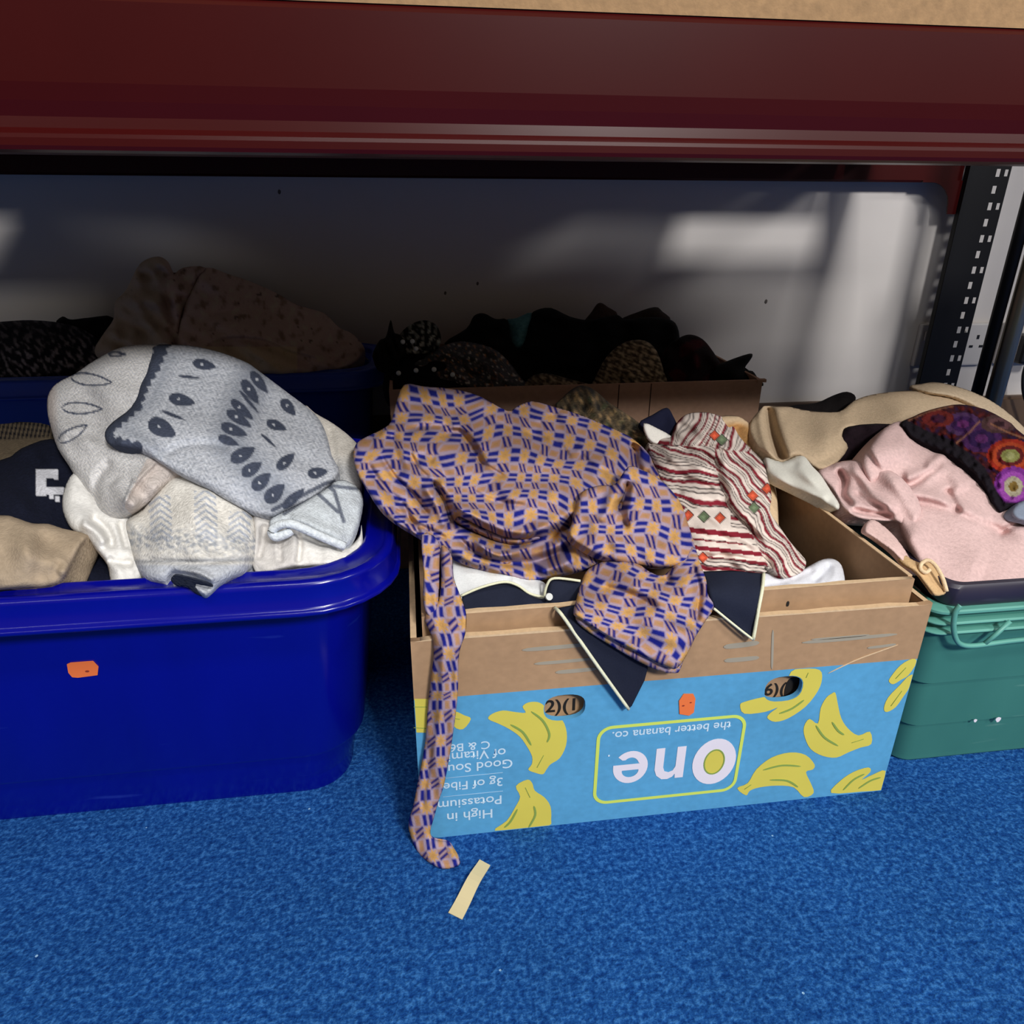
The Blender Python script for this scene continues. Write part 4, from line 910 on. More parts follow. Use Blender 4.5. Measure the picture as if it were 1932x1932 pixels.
# ---------------------------------------------------------------- printed dress over the banana box
TAN = lin((198, 152, 92)); LIL = lin((164, 146, 164)); BLU = lin((27, 34, 124)); NAV = lin((24, 26, 70)); SKIN = lin((172, 130, 102))
def dress_pat(u, v):
    """star flower lattice: star at cell corners, pairs of blue bars between, buff blocks at the centres"""
    n = len(u); a = u-np.round(u); b = v-np.round(v); aa = np.abs(a); bb_ = np.abs(b)
    sm = lambda x: np.clip(.5+x/.06, 0, 1)
    c = np.tile(LIL, (n, 1))
    e = .5-aa; e2 = .5-bb_
    c = mixc(c, BLU, np.minimum(sm(.225-e), np.minimum(sm(bb_-.055), sm(.235-bb_))))
    wv_ = b-.5*np.sign(b)
    c = mixc(c, SKIN*.85, np.minimum(sm(.21-aa), sm(.23-e2))*.8)
    for s in (-1, 1): c = mixc(c, BLU*.8, np.minimum(sm(.060-np.abs(a-.55*wv_-s*.115)), sm(.21-e2)))
    c = mixc(c, LIL*1.1, np.minimum(sm(.02-np.abs(a-.55*wv_)), sm(.19-e2))*.8)
    c = mixc(c, SKIN, np.minimum(sm(.215-e), sm(.125-e2))); c = mixc(c, TAN*.7, np.minimum(sm(.09-e), sm(.03-e2)))
    r = np.hypot(a, b); ph = np.arctan2(b, a); c = mixc(c, TAN, sm(.225+.065*np.cos(8*ph)-r)); c = mixc(c, TAN*.8, sm(.02-np.abs(r-.05)))
    return c
def dcol(ang, cell=41.0, ox=0, oy=0, sy=1.0, warp=9.0, seed=3):
    t = math.radians(ang)
    def f(X, Y):
        wx = warp*rff(X, Y, seed, 130)+warp*2.1*rff(X, Y, seed+3, 520); wy = warp*rff(X, Y, seed+9, 130)+warp*2.1*rff(X, Y, seed+5, 520)
        x, y = X-ox+wx, Y-oy+wy
        return dress_pat((x*math.cos(t)+y*math.sin(t))/cell, (-x*math.sin(t)+y*math.cos(t))/(cell*sy))
    return f
dr = tag(empty('printed_dress'), 'blue and tan star-flower print dress draped over the banana box with trailing belt', 'dress')
cloth('dress_body', [(762, 726), (800, 729), (857, 734), (904, 747), (957, 775), (975, 767), (1003, 757), (1044, 767), (1090, 781), (1146, 804), (1185, 822), (1212, 843), (1232, 866), (1255, 889), (1275, 925), (1291, 959), (1301, 1005), (1306, 1045), (1240, 1070), (1180, 1066), (1120, 1072), (1075, 1082), (1044, 1087), (1000, 1095), (938, 1080), (876, 1061), (832, 1039), (795, 1015), (749, 987), (718, 962), (693, 925), (672, 886), (667, 852), (680, 830), (733, 802), (745, 768)],
      [(765, 730, .985), (857, 738, .985), (960, 778, .95), (1044, 770, .96), (1146, 806, .93), (1230, 866, .86), (1285, 950, .76), (1300, 1030, .665), (1180, 1060, .635), (1075, 1078, .625), (938, 1075, .620), (832, 1035, .625), (749, 982, .635), (690, 915, .672), (672, 855, .73), (733, 805, .83),
       (850, 850, .76), (950, 860, .775), (1060, 880, .76), (850, 940, .675), (960, 960, .668), (1080, 950, .672), (780, 900, .69), (1180, 900, .755), (930, 1030, .635), (1200, 980, .675), (1020, 1040, .645)], F_COTTON, dcol(8, 41, 985, 880), 2.0,
      [('v', [(826, 826), (864, 815), (895, 849), (915, 892)], -0.0270, 9), ('v', [(846, 800), (885, 815), (918, 850)], 0.0150, 13),
       ('s', [(1084, 968), (1044, 997), (982, 1008), (938, 997), (898, 972), (842, 935), (805, 897)][::-1], .0, 40),
       ('V', [(870, 985), (905, 1003), (960, 1022), (1010, 1022), (1060, 1000), (1084, 985)], -0.0450, 13), ('v', [(845, 940), (900, 976), (945, 1000), (1000, 1006), (1060, 985)], 0.0210, 13),
       ('v', [(811, 902), (839, 948), (857, 998)], -0.0240, 6), ('v', [(798, 910), (825, 955), (842, 1000)], 0.0135, 9), ('v', [(826, 900), (858, 945), (885, 985)], 0.0105, 8),
       ('v', [(890, 1010), (919, 1036), (950, 1048), (997, 1031), (1050, 1005)], 0.0240, 9), ('v', [(940, 1058), (1000, 1062), (1060, 1040), (1090, 1020)], -0.0240, 9), ('v', [(1012, 1080), (1060, 1066), (1090, 1050)], 0.0150, 10),
       ('v', [(756, 945), (778, 985), (795, 1010)], -0.0150, 6), ('v', [(735, 810), (745, 850), (760, 900)], -0.0150, 10), ('v', [(757, 815), (800, 805), (850, 804)], -0.0150, 7), ('v', [(700, 840), (735, 815), (800, 820)], 0.0120, 12),
       ('v', [(1198, 832), (1196, 870), (1212, 905)], -0.0450, 12), ('v', [(1176, 820), (1178, 865), (1188, 905)], 0.0120, 12), ('v', [(1000, 860), (1060, 900), (1090, 950)], 0.0072, 24), ('v', [(930, 900), (985, 935), (1060, 940)], 0.0096, 22), ('v', [(900, 770), (960, 800), (1030, 820)], -0.0096, 16), ('v', [(770, 880), (800, 860), (822, 872)], -0.0120, 9), ('v', [(1040, 770), (1055, 810), (1095, 850)], -0.0120, 12), ('v', [(1110, 900), (1150, 860), (1170, 830)], 0.0096, 16)]+[('v', pl, am, wd) for pl, am, wd in (([(690, 870), (720, 915), (760, 950)], -.010, 6), ([(712, 850), (745, 900), (790, 945), (815, 985)], -.012, 5), ([(770, 850), (790, 885), (812, 905)], -.012, 5), ([(870, 830), (905, 870), (960, 905)], -.012, 5),
        ([(925, 790), (985, 815), (1040, 830)], -.009, 5), ([(1010, 790), (1050, 830), (1080, 870)], -.010, 5), ([(1090, 850), (1120, 880), (1160, 890)], -.010, 5), ([(760, 760), (810, 765), (870, 790)], -.007, 6), ([(880, 920), (930, 945), (1000, 955)], -.007, 6),
        ([(1216, 880), (1235, 920), (1262, 955)], -.012, 6), ([(860, 1010), (900, 1045), (960, 1065)], -.012, 5), ([(735, 955), (790, 990), (850, 1020)], -.009, 5), ([(820, 870), (850, 900), (860, 940)], .008, 8), ([(1100, 800), (1130, 830), (1150, 870)], .008, 8))],
      [(.0036, 40, 40, 2.2), (.0050, 100, 30, 1.5)], (16, .016), .035, parent=dr, seed=5)
cloth('dress_tier', [(1073, 1012), (1080, 985), (1086, 955), (1098, 928), (1130, 916), (1160, 914), (1186, 880), (1215, 888), (1246, 905), (1280, 942), (1297, 985), (1312, 1052), (1262, 1070), (1200, 1066), (1150, 1056), (1110, 1040)],
      [(1080, 1000, .632), (1098, 930, .665), (1186, 885, .71), (1270, 930, .70), (1310, 1050, .615), (1200, 1062, .604), (1110, 1036, .612), (1190, 980, .640), (1240, 990, .645)], F_COTTON, dcol(2, 43, 1205, 957, seed=6), 2.0,
      [('v', [(1186, 905), (1176, 942), (1163, 970)], -0.0240, 6), ('v', [(1200, 905), (1192, 950), (1180, 990)], 0.0150, 10), ('v', [(1165, 915), (1150, 955), (1130, 990)], 0.0120, 12), ('v', [(1100, 1000), (1160, 1025), (1240, 1035), (1300, 1030)], 0.0060, 16), ('v', [(1165, 940), (1178, 975), (1182, 1000)], -0.0120, 6)],
      [(.0025, 40, 60, 2)], (12, .014), .03, parent=dr, seed=6)
cloth('dress_cuff_lining', [(1086, 1160), (1120, 1150), (1200, 1170), (1290, 1200), (1284, 1262), (1268, 1270), (1245, 1266), (1205, 1248), (1150, 1216), (1100, 1184)],
      [(1086, 1162, .548), (1200, 1180, .552), (1270, 1265, .543), (1150, 1212, .546)], F_COTTON, dcol(35, 38, 1100, 1190, seed=8), 2.6, [], [(.001, 40, 30, 1)], (6, .004), .008, parent=dr, seed=8)
cloth('dress_cuff', [(1097, 1098), (1112, 1072), (1150, 1056), (1200, 1062), (1225, 1078), (1250, 1086), (1268, 1070), (1306, 1030), (1320, 1060), (1335, 1100), (1349, 1134), (1345, 1152), (1331, 1172), (1312, 1202), (1298, 1232), (1278, 1260), (1258, 1258), (1205, 1232), (1150, 1202), (1105, 1172), (1083, 1158), (1088, 1130)],
      [(1100, 1100, .600), (1160, 1060, .612), (1250, 1085, .596), (1306, 1036, .622), (1200, 1108, .566), (1290, 1108, .566), (1240, 1132, .552), (1345, 1135, .560), (1095, 1155, .545), (1200, 1130, .566), (1200, 1225, .535), (1275, 1258, .531), (1330, 1172, .545), (1270, 1150, .548)], F_COTTON, dcol(24, 44, 1222, 1180, seed=9), 2.0,
      [('v', [(1246, 1078), (1256, 1090), (1262, 1104)], -0.010, 9), ('v', [(1130, 1105), (1200, 1125), (1245, 1150)], -0.0075, 7), ('v', [(1300, 1060), (1318, 1110), (1312, 1180)], -0.0120, 8), ('v', [(1120, 1140), (1200, 1170), (1290, 1215)], 0.0060, 18)],
      [(.002, 46, 30, 2)], (9, .008), .014, parent=dr, seed=9)
cloth('belt_strand', [(796, 1008), (828, 1022), (829, 1080), (826, 1150), (812, 1165), (799, 1140), (799, 1080)], [(800, 1012, .618), (826, 1022, .615), (812, 1090, .585), (812, 1160, .566)], F_COTTON, dcol(85, 38, 810, 1060, seed=10), 2.0, [], [(.002, 30, 90, 2)], (8, .006), .008, parent=dr)
cloth('belt', [(832, 1030), (852, 1046), (856, 1090), (871, 1130), (880, 1160), (878, 1195), (868, 1225), (865, 1255), (863, 1320), (851, 1410), (838, 1480), (828, 1510), (818, 1546), (812, 1568), (818, 1582), (846, 1588), (856, 1600), (868, 1622), (864, 1634), (836, 1640), (810, 1628), (786, 1605), (773, 1572), (771, 1550), (780, 1518), (789, 1470), (802, 1400), (807, 1330), (812, 1290), (818, 1232), (814, 1200), (802, 1172), (805, 1150), (826, 1135), (832, 1090)],
      [(842, 1040, .612), (845, 1090, .588), (840, 1150, .566), (842, 1185, .553), (842, 1230, .546), (836, 1330, .546), (820, 1440, .547), (800, 1520, .549), (792, 1560, .549), (790, 1590, .010, 'z'), (820, 1622, .010, 'z'), (860, 1628, .010, 'z'), (840, 1600, .012, 'z')], F_COTTON, dcol(80, 42, 842, 1220, warp=4, seed=11), 2.0,
      [('v', [(838, 1190), (836, 1260), (834, 1330), (818, 1440)], 0.0060, 9), ('v', [(815, 1400), (806, 1460), (795, 1530)], -0.0045, 5)], [(.0015, 34, 80, 3)], (9, .006), .007, parent=dr, seed=11, back=(0, 1, -.2))

# ---------------------------------------------------------------- other clothes in the banana box
def col_pais(X, Y):
    c = base(len(X), (84, 72, 54)); g = rff(X, Y, 81, 14, 60, 2); c = mixc(c, lin((150, 122, 84)), np.clip(g-.3, 0, 1)); c = mixc(c, lin((34, 32, 28)), np.clip(-g-.3, 0, 1)*1.2); return mixc(c, lin((74, 76, 54)), np.clip(rff(X, Y, 82, 20)-.6, 0, 1))
g_tag(cloth('paisley_scarf', [(1050, 772), (1062, 750), (1080, 734), (1098, 727), (1122, 736), (1150, 760), (1190, 786), (1226, 815), (1232, 832), (1205, 860), (1170, 850), (1120, 815)], [(1060, 765, 1.04), (1098, 730, 1.09), (1150, 765, 1.03), (1225, 822, .95), (1180, 850, .93), (1120, 800, .98)], F_SHINE, col_pais, 2.6,
      [('v', [(1080, 740), (1070, 765), (1064, 790)], -.010, 6), ('v', [(1110, 740), (1130, 790), (1160, 830)], .008, 8), ('v', [(1100, 745), (1105, 790), (1120, 815)], -.006, 6)], [(.004, 26, 50, 2)], (9, .01), .03), 'brown and gold paisley scarf between the printed dress and rear box', 'scarf')
g_tag(cloth('navy_sleeve', [(1205, 800), (1232, 782), (1258, 769), (1270, 785), (1280, 808), (1282, 835), (1262, 840), (1240, 825)], [(1210, 798, .945), (1258, 772, .965), (1278, 825, .93), (1240, 820, .935)], F_COTTON, (24, 26, 46), 3, [], [(.002, 30, 20, 1)], (7, .006), .02), 'navy sleeve corner poking up behind the striped blouse', 'sleeve')
g_tag(cloth('white_collar', [(1214, 798), (1240, 808), (1268, 824), (1272, 840), (1240, 838), (1222, 826)], [(1216, 800, .925), (1268, 828, .912), (1235, 832, .905)], F_COTTON, (226, 222, 214), 3, [], [], (5, .004), .01), 'small white collar below the navy sleeve corner', 'collar')
g_tag(cloth('tan_lining', [(1352, 796), (1384, 784), (1411, 797), (1429, 830), (1443, 872), (1459, 905), (1467, 945), (1468, 1012), (1452, 1030), (1420, 960), (1390, 880)], [(1360, 800, .93), (1405, 800, .93), (1440, 870, .87), (1465, 950, .79), (1460, 1020, .70), (1400, 880, .84)], F_FELT,
      lambda X, Y: mixc(lin((222, 194, 158)), lin((178, 134, 84)), np.clip((18-np.hypot((X-1388)*.7, Y-822)*.6)/6, 0, 1)), 3, [('v', [(1385, 800), (1395, 830), (1408, 850)], -.014, 14)], [(.002, 50, 70, 2)], (10, .012), .03), 'tan fabric lining curling behind the red striped blouse', 'lining')
RED = lin((128, 34, 48)); DK = lin((42, 28, 34)); WHT = lin((228, 214, 204)); OLV = lin((104, 120, 92)); RST = lin((196, 84, 58))
def bands(s, per=46.0):
    f = (s/per) % 1.0; n = len(s); c = np.tile(WHT, (n, 1))
    for a, b, q in ((.05, .19, RED), (.185, .235, DK), (.30, .345, DK), (.43, .48, DK), (.475, .60, RED), (.72, .765, DK), (.84, .885, DK)):
        k = np.clip((np.minimum(f-a, b-f)*per+.6)/1.4, 0, 1); c = mixc(c, q, k)
    return c
def col_stripe(X, Y):
    n = len(X)
    wob = 5*rff(X, Y, 91, 85)+0.8*rff(X, Y, 92, 26)
    # body bands run almost level, sleeve bands run down to the right, top bundle bands run steeply
    s1 = Y-.14*(X-1300)+wob; s2 = (Y-1000)*.62-(X-1430)*.78+wob; s3 = (X-1300)*.82+(Y-800)*.45+wob
    c = bands(s1, 52)
    d, sd, pr, _ = seg_dist(X, Y, [(1340, 850), (1355, 900), (1375, 960), (1420, 1010), (1445, 1060)])
    slv = (sd < 0); c = np.where(slv[:, None], bands(s2, 33), c)
    tp_ = (Y < 852-.10*(1400-X)) & (X > 1262); c = np.where(tp_[:, None], bands(s3, 31), c)
    sec = (Y > 842) & (Y < 872+.2*(X-1300)) & (X < 1350); c = np.where(sec[:, None], bands(Y-.38*(X-1240)+wob, 34), c)
    plain_ = (Y > 960-.02*(X-1300)) & (Y < 992+.1*(X-1300)) & (X < 1378) & ~slv; c = np.where(plain_[:, None], WHT, c)
    b2 = (Y > 992+.1*(X-1300)) & ~slv
    for y0, w_ in ((1000, 10), (1032, 8)):
        m = b2 & (np.abs(Y-(y0+.10*(X-1300))) < w_/2); c = np.where(b2[:, None] & ~m[:, None] & (np.abs(Y-(y0+.1*(X-1300))) < 14)[:, None], WHT, c); c = np.where(m[:, None], RED, c)
    for (x, y, q) in ((1328, 975, OLV), (1358, 977, RST), (1298, 972, RST), (1420, 935, RST), (1423, 958, OLV), (1447, 922, RST), (1348, 822, RST), (1362, 830, OLV), (1326, 1052, RST)):
        m = (np.abs(X-x)+np.abs(Y-y)); c = np.where((m < 12)[:, None], DK*1.5, c); c = np.where((m < 10)[:, None], q, c); c = np.where((m < 4)[:, None], q*1.5, c)
    return c
g_tag(cloth('striped_blouse', [(1222, 836), (1245, 826), (1268, 824), (1276, 800), (1288, 786), (1305, 779), (1332, 778), (1362, 786), (1382, 802), (1397, 826), (1420, 850), (1440, 872), (1448, 900), (1456, 935), (1453, 965), (1470, 992), (1490, 1021), (1508, 1042), (1521, 1060), (1512, 1080), (1478, 1092), (1460, 1078), (1440, 1070), (1440, 1082), (1331, 1084), (1300, 1070), (1280, 1000), (1262, 940), (1240, 890)],
      [(1230, 838, .90), (1300, 782, .945), (1380, 804, .92), (1440, 875, .83), (1455, 950, .75), (1515, 1062, .652), (1478, 1088, .630), (1440, 1078, .632), (1335, 1080, .628), (1285, 1000, .69), (1260, 920, .77), (1340, 900, .78), (1380, 980, .69), (1330, 850, .84), (1420, 920, .77), (1340, 980, .69)], F_COTTON, col_stripe, 2.1,
      [('v', [(1345, 852), (1358, 905), (1378, 960), (1425, 1010), (1450, 1055)], -.016, 6), ('v', [(1362, 850), (1375, 905), (1400, 955), (1445, 1010)], .010, 9), ('v', [(1260, 850), (1310, 850), (1350, 870)], -.010, 6), ('v', [(1255, 868), (1300, 872), (1340, 890)], .008, 7), ('v', [(1270, 905), (1310, 908), (1350, 925)], -.010, 6), ('v', [(1280, 930), (1320, 930), (1360, 950)], .008, 8), ('v', [(1310, 835), (1360, 850), (1425, 890)], -.012, 6), ('v', [(1305, 800), (1340, 830), (1390, 850)], .010, 9), ('v', [(1320, 1052), (1370, 1050), (1440, 1062)], -.012, 6), ('v', [(1400, 980), (1440, 1020), (1480, 1070)], -.006, 5), ('v', [(1420, 970), (1460, 1015), (1500, 1060)], .006, 6), ('v', [(1435, 1050), (1450, 1062), (1456, 1076)], -.016, 8)],
      [(.005, 26, 25, 2.5), (.004, 60, 40, 2)], (12, .014), .04), 'cream blouse with dark red stripes and small diamonds, in the banana box', 'blouse')
wf = [('v', [(1430, 1105), (1480, 1098), (1545, 1070)], -.004, 6), ('v', [(1530, 1100), (1556, 1078), (1566, 1060)], -.006, 6), ('v', [(1560, 1105), (1575, 1085), (1578, 1064)], .004, 6)]
ws = tag(empty('white_shirt'), 'white shirt crumpled low in the banana box under the striped blouse', 'shirt')
cloth('shirt_body', [(1420, 1096), (1440, 1080), (1475, 1090), (1510, 1078), (1545, 1058), (1570, 1054), (1588, 1067), (1595, 1100), (1597, 1130), (1520, 1150), (1425, 1150)], [(1430, 1090, .640), (1510, 1082, .645), (1575, 1058, .668), (1590, 1110, .625), (1500, 1130, .605), (1425, 1140, .598)], F_COTTON, (228, 230, 238), 3, wf, [(.002, 40, 30, 1.5)], (8, .008), .04, parent=ws)
cloth('shirt_tail', [(852, 1050), (880, 1056), (960, 1075), (1025, 1098), (1040, 1125), (1000, 1140), (940, 1140), (880, 1150), (858, 1130)], [(860, 1060, .645), (960, 1082, .635), (1030, 1110, .622), (960, 1135, .602), (865, 1130, .606)], F_COTTON, (224, 226, 226), 3, [('v', [(960, 1090), (1000, 1108), (1025, 1118)], .004, 8)], [(.0015, 40, 20, 1.5)], (8, .006), .04, parent=ws)
nv = tag(empty('navy_shirt'), 'navy shirt with cream piped collar points hanging over the banana box', 'shirt')
NVC = (34, 38, 54)
cloth('shirt_front', [(872, 1122), (905, 1110), (950, 1100), (975, 1105), (1000, 1122), (1026, 1130), (1034, 1102), (1046, 1090), (1100, 1096), (1130, 1120), (1125, 1165), (1078, 1168), (1053, 1160), (990, 1170), (884, 1182), (874, 1150)],
      [(880, 1125, .605), (970, 1108, .612), (1045, 1095, .61), (1115, 1110, .60), (1100, 1160, .578), (1000, 1165, .583), (885, 1175, .581)], F_COTTON, NVC, 3, [('v', [(1030, 1100), (1026, 1130), (1045, 1150)], -.006, 6)], [(.001, 50, 10, 1)], (6, .005), .02, parent=nv)
cloth('collar_point', [(1046, 1148), (1090, 1140), (1130, 1150), (1225, 1225), (1222, 1262), (1216, 1284), (1192, 1332), (1185, 1338), (1178, 1330), (1120, 1248)], [(1050, 1150, .572), (1060, 1166, .558), (1120, 1160, .56), (1220, 1240, .553), (1185, 1335, .555), (1120, 1245, .553)], F_COTTON, NVC, 3, [], [(.0008, 60, 50, 1)], (4, .002), .0035, parent=nv, smooth=1)
cloth('collar_point', [(1325, 1078), (1380, 1076), (1441, 1082), (1438, 1110), (1422, 1206), (1415, 1203), (1348, 1149), (1335, 1115)], [(1330, 1080, .598), (1440, 1084, .598), (1436, 1110, .570), (1385, 1108, .566), (1340, 1112, .566), (1420, 1140, .558), (1420, 1205, .553), (1350, 1150, .557), (1390, 1165, .556)], F_COTTON, NVC, 3, [], [(.0008, 60, 50, 1)], (4, .002), .0035, parent=nv, smooth=1)
PIP = (226, 226, 196)
tubec('piping', [(1047, 1147, .5715), (1060, 1160, .556), (1090, 1203, .5515), (1130, 1260, .5505), (1186, 1338, .553)], .0017, F_COTTON, PIP, nv)
tubec('piping', [(1441, 1082, .597), (1438, 1112, .568), (1431, 1150, .5565), (1421, 1207, .5515)], .0017, F_COTTON, PIP, nv)
tubec('piping', [(1421, 1207, .5515), (1390, 1183, .5525), (1347, 1148, .5555)], .0012, F_COTTON, PIP, nv)
tubec('piping', [(870, 1124, .603), (908, 1108, .606), (950, 1098, .609), (976, 1104, .609), (1000, 1120, .606), (1027, 1127, .605)], .0013, F_COTTON, PIP, nv)
tubec('piping', [(1027, 1127, .605), (1032, 1104, .606), (1046, 1091, .606), (1095, 1096, .602)], .0013, F_COTTON, PIP, nv)
b_ = bmesh.new(); bmesh.ops.create_cone(b_, cap_ends=True, segments=14, radius1=.0038, radius2=.0034, depth=.002)
o = bm_obj('button', b_, plain('pearl_button', (196, 200, 198), .35), nv); o.location = Vector(PY(1036, 1126, .590)); o.rotation_euler = (1.0, 0, .2)

# ---------------------------------------------------------------- clothes in the green crate
g_tag(cloth('black_wrap', [(1484, 770), (1500, 764), (1540, 760), (1572, 746), (1598, 739), (1615, 750), (1600, 775), (1560, 790), (1500, 785)], [(1490, 768, 1.03), (1598, 742, 1.06), (1600, 775, 1.01), (1510, 782, 1.0)], F_DARK, (20, 16, 17), 3, [], [(.002, 30, 0, 1)], (6, .006), .03), 'black wrap edge behind the beige coat in the green crate', 'wrap')
bc = tag(empty('beige_coat'), 'beige wool coat spread over the back of the green crate', 'coat')
cloth('coat_body', [(1414, 802), (1437, 770), (1448, 766), (1487, 767), (1526, 775), (1582, 777), (1610, 757), (1643, 745), (1699, 738), (1760, 738), (1820, 750), (1860, 775), (1910, 805), (1990, 850), (2120, 900), (2230, 960), (2150, 1000), (1990, 950), (1860, 900), (1760, 860), (1690, 840), (1671, 815), (1643, 818), (1604, 807), (1589, 823), (1600, 845), (1574, 877), (1543, 885), (1509, 860), (1476, 870), (1445, 857), (1425, 840)],
      [(1440, 772, .97), (1526, 778, .97), (1640, 748, 1.01), (1760, 742, 1.01), (1900, 805, .93), (1980, 870, .87), (2200, 950, .82), (2130, 990, .77), (1860, 890, .82), (1690, 820, .87), (1600, 845, .85), (1543, 880, .815), (1450, 855, .845), (1420, 810, .91), (1560, 820, .87), (1700, 780, .92), (1500, 820, .88)], F_FELT, (190, 168, 140), 3.2,
      [('V', [(1447, 755), (1458, 815), (1480, 878)], -.034, 10), ('V', [(1466, 760), (1478, 815), (1502, 870)], .010, 16), ('V', [(1433, 775), (1438, 820), (1452, 858)], .008, 7), ('v', [(1590, 775), (1600, 800), (1595, 830)], .006, 14), ('v', [(1480, 780), (1540, 820), (1560, 870)], .006, 30)], [(.003, 80, 30, 1.5)], (9, .008), .03, parent=bc)
cloth('coat_lapel', [(1716, 729), (1740, 724), (1764, 721), (1797, 727), (1839, 741), (1881, 763), (1923, 797), (1965, 840), (1960, 850), (1910, 812), (1870, 785), (1842, 768), (1800, 748), (1750, 740)], [(1720, 729, 1.02), (1764, 723, 1.02), (1840, 745, .995), (1923, 800, .94), (1840, 766, .965), (1760, 740, .99), (1960, 845, .90)], F_FELT, (196, 176, 150), 3, [], [(.002, 50, 30, 2)], (7, .006), .015, parent=bc)
g_tag(cloth('plum_garment', [(1570, 890), (1585, 830), (1600, 805), (1680, 800), (1720, 820), (1680, 870), (1630, 890)], [(1590, 830, .87), (1680, 810, .875), (1630, 880, .83), (1575, 885, .825)], F_DARK, (26, 16, 22), 4, [], [(.003, 30, 10, 1)], (8, .008), .04), 'blackish plum garment in the gap between beige coat and pink jumper', 'garment')
g_tag(cloth('white_vest', [(1444, 862), (1476, 871), (1512, 858), (1533, 880), (1550, 898), (1567, 925), (1584, 952), (1577, 962), (1548, 945), (1509, 926), (1464, 904), (1446, 884)], [(1450, 868, .835), (1512, 862, .825), (1580, 955, .725), (1510, 924, .765), (1548, 905, .77)], F_COTTON, (216, 214, 204), 3, [('v', [(1500, 870), (1530, 905), (1565, 945)], .006, 10)], [(.003, 30, 40, 2)], (8, .01), .03), 'white vest spilling over the green crate edge', 'vest')
pk = tag(empty('pink_jumper'), 'pale pink wool jumper heaped in the green crate', 'jumper')
PK = (214, 183, 180)
cloth('jumper_roll', [(1540, 893), (1571, 875), (1605, 868), (1640, 872), (1700, 900), (1740, 960), (1720, 1000), (1688, 985), (1640, 982), (1610, 975), (1590, 957), (1575, 930)], [(1550, 893, .80), (1605, 872, .80), (1680, 910, .74), (1720, 980, .69), (1600, 955, .72), (1640, 975, .705), (1620, 915, .765)], F_FELT, PK, 3,
      [('v', [(1578, 882), (1592, 905), (1590, 935), (1612, 958)], -0.0232, 7), ('v', [(1600, 878), (1625, 900), (1650, 935), (1690, 965)], 0.0116, 9), ('v', [(1600, 960), (1640, 968), (1690, 975)], -0.0174, 6), ('v', [(1610, 925), (1640, 950), (1680, 960)], -0.0087, 6)], [(.003, 40, 40, 2)], (14, .016), .05, parent=pk)
cloth('jumper_tab', [(1630, 1000), (1644, 979), (1672, 996), (1698, 1024), (1720, 1058), (1735, 1085), (1716, 1075), (1686, 1042), (1650, 1015)], [(1632, 998, .66), (1672, 1000, .67), (1718, 1062, .625), (1686, 1040, .628)], F_FELT, (222, 190, 184), 3, [], [(.001, 40, 40, 2)], (8, .008), .015, parent=pk)
cloth('jumper_body', [(1626, 880), (1632, 852), (1645, 832), (1668, 808), (1695, 795), (1720, 800), (1745, 830), (1790, 850), (1830, 880), (1870, 920), (1900, 950), (2050, 965), (2230, 1000), (2270, 1090), (2100, 1116), (1900, 1120), (1790, 1122), (1770, 1112), (1748, 1085), (1728, 1062), (1706, 1022), (1692, 985), (1670, 955), (1645, 925)],
      [(1632, 870, .775), (1695, 798, .86), (1745, 835, .835), (1830, 885, .775), (1900, 955, .715), (1980, 970, .70), (1980, 1116, .598), (2230, 1010, .70), (2250, 1090, .605), (1790, 1116, .598), (1730, 1062, .635), (1695, 990, .69), (1660, 940, .735), (1700, 870, .79), (1760, 930, .73), (1820, 1010, .672), (1900, 1060, .632)], F_FELT, PK, 3,
      [('v', [(1648, 930), (1690, 945), (1760, 950), (1850, 985), (1930, 1020)], -0.0116, 9), ('v', [(1660, 915), (1720, 930), (1800, 955), (1880, 1000)], 0.0145, 14), ('v', [(1640, 905), (1680, 920), (1720, 912), (1768, 880), (1780, 858)], -0.0203, 8), ('v', [(1700, 905), (1745, 895), (1772, 868), (1770, 850)], 0.0174, 13), ('v', [(1645, 870), (1680, 850), (1720, 840)], 0.0174, 26), ('v', [(1782, 920), (1800, 950), (1812, 970)], -0.0145, 8), ('v', [(1880, 1012), (1905, 995), (1940, 985)], -0.0116, 6), ('v', [(1740, 880), (1790, 890), (1820, 930)], 0.0116, 14), ('v', [(1700, 1000), (1760, 1040), (1860, 1080)], 0.0116, 30)], [(.004, 90, 35, 2)], (18, .022), .07, parent=pk)
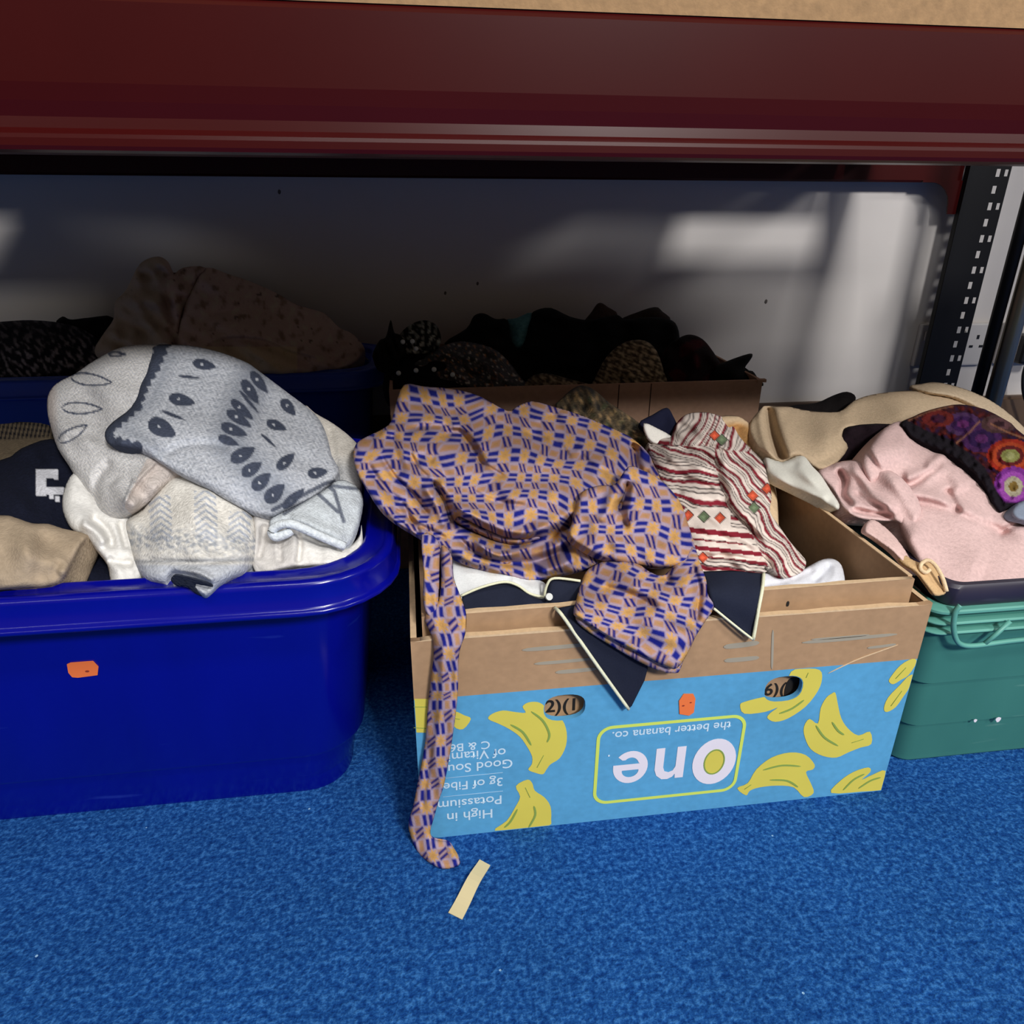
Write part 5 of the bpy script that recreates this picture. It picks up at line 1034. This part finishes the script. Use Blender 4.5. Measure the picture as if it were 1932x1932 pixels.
def col_croch(X, Y):
    n = len(X); c = base(n, (70, 24, 34)); g = rff(X, Y, 95, 12); c = mixc(c, lin((120, 40, 36)), np.clip(g-.2, 0, 1)); c = mixc(c, lin((54, 28, 70)), np.clip(-g-.2, 0, 1))
    for (x, y, rx, ry, cols) in ((1817, 800, 34, 22, ((96, 60, 110), (70, 34, 92), (120, 50, 120))), (1852, 828, 38, 26, ((88, 44, 104), (60, 30, 88), (112, 52, 120))), (1906, 860, 44, 32, ((190, 54, 34), (212, 84, 44), (120, 34, 40), (168, 168, 96), (196, 196, 130))), (1912, 918, 36, 38, ((150, 60, 170), (186, 90, 200), (210, 200, 170), (150, 120, 60))), (1770, 790, 30, 16, ((128, 44, 40), (80, 30, 60))), (1885, 800, 34, 18, ((96, 66, 66), (120, 80, 84), (70, 40, 50))), (1975, 840, 40, 40, ((170, 60, 120), (120, 40, 110))), (1978, 905, 40, 34, ((190, 60, 40), (210, 120, 60)))):
        r = np.hypot((X-x)/rx, (Y-y)/ry)
        for k, q in enumerate(cols): c = np.where((r < 1-k/len(cols))[:, None], lin(q), c)
    for pl in ([(1805, 836), (1830, 815), (1848, 795)], [(1700, 800), (1752, 776), (1797, 766)], [(1870, 800), (1900, 815), (1940, 830)]):
        d, _, _, _ = seg_dist(X, Y, pl); c = mixc(c, lin((190, 130, 96)), np.clip(2.2-d, 0, 1)*.7)
    c = c*.47
    d, _, _, _ = seg_dist(X, Y, [(1704, 806), (1745, 828), (1783, 842), (1815, 864), (1845, 890), (1868, 935), (1886, 962), (1935, 965)])
    return mixc(c, lin((24, 20, 26)), np.clip((17-d)/3, 0, 1))
g_tag(cloth('crochet_shawl', [(1700, 800), (1722, 786), (1752, 773), (1797, 763), (1839, 766), (1895, 790), (1932, 820), (2000, 858), (2080, 915), (2090, 965), (2010, 985), (1935, 972), (1910, 958), (1886, 968), (1870, 945), (1852, 912), (1830, 886), (1790, 858), (1750, 840), (1715, 820)],
      [(1704, 802, .85), (1797, 768, .90), (1895, 792, .885), (1980, 865, .82), (1980, 960, .71), (2075, 935, .75), (1886, 962, .70), (1840, 890, .755), (1760, 840, .815), (1850, 825, .825), (1920, 880, .765)], F_KNIT, col_croch, 2.4, [('v', [(1760, 778), (1775, 800), (1800, 830)], .005, 10)], [(.003, 18, 30, 1)], (9, .010), .025, hem=.8), 'multicoloured crochet shawl with black border over the pink jumper', 'shawl')
g_tag(cloth('blue_grey_cloth', [(1908, 962), (1932, 944), (1990, 945), (1990, 995), (1940, 985), (1915, 978)], [(1912, 965, .685), (1980, 960, .69), (1980, 990, .67), (1930, 980, .672)], F_COTTON, (132, 142, 160), 3, [], [], (8, .01), .02), 'small blue-grey cloth tucked beneath the crochet shawl', 'garment')
tn = tag(empty('tan_cardigan'), 'tan cardigan hem with rolled edge at the corner of green crate', 'cardigan')
cloth('cardigan_hem', [(1690, 1050), (1705, 1046), (1722, 1056), (1740, 1062), (1750, 1056), (1763, 1064), (1780, 1090), (1786, 1118), (1764, 1124), (1750, 1108), (1728, 1080), (1705, 1066)], [(1695, 1052, .628), (1750, 1060, .622), (1782, 1110, .592), (1752, 1105, .592), (1725, 1075, .606)], F_FELT, (206, 172, 128), 2.6, [], [], (8, .006), .008, parent=tn)
tubec('rolled_edge', [(1786, 1116, .586), (1778, 1090, .594), (1764, 1066, .606), (1750, 1057, .612), (1738, 1064, .611), (1737, 1074, .606), (1746, 1080, .602), (1754, 1075, .604)], .0021, F_FELT, (230, 204, 166), tn)
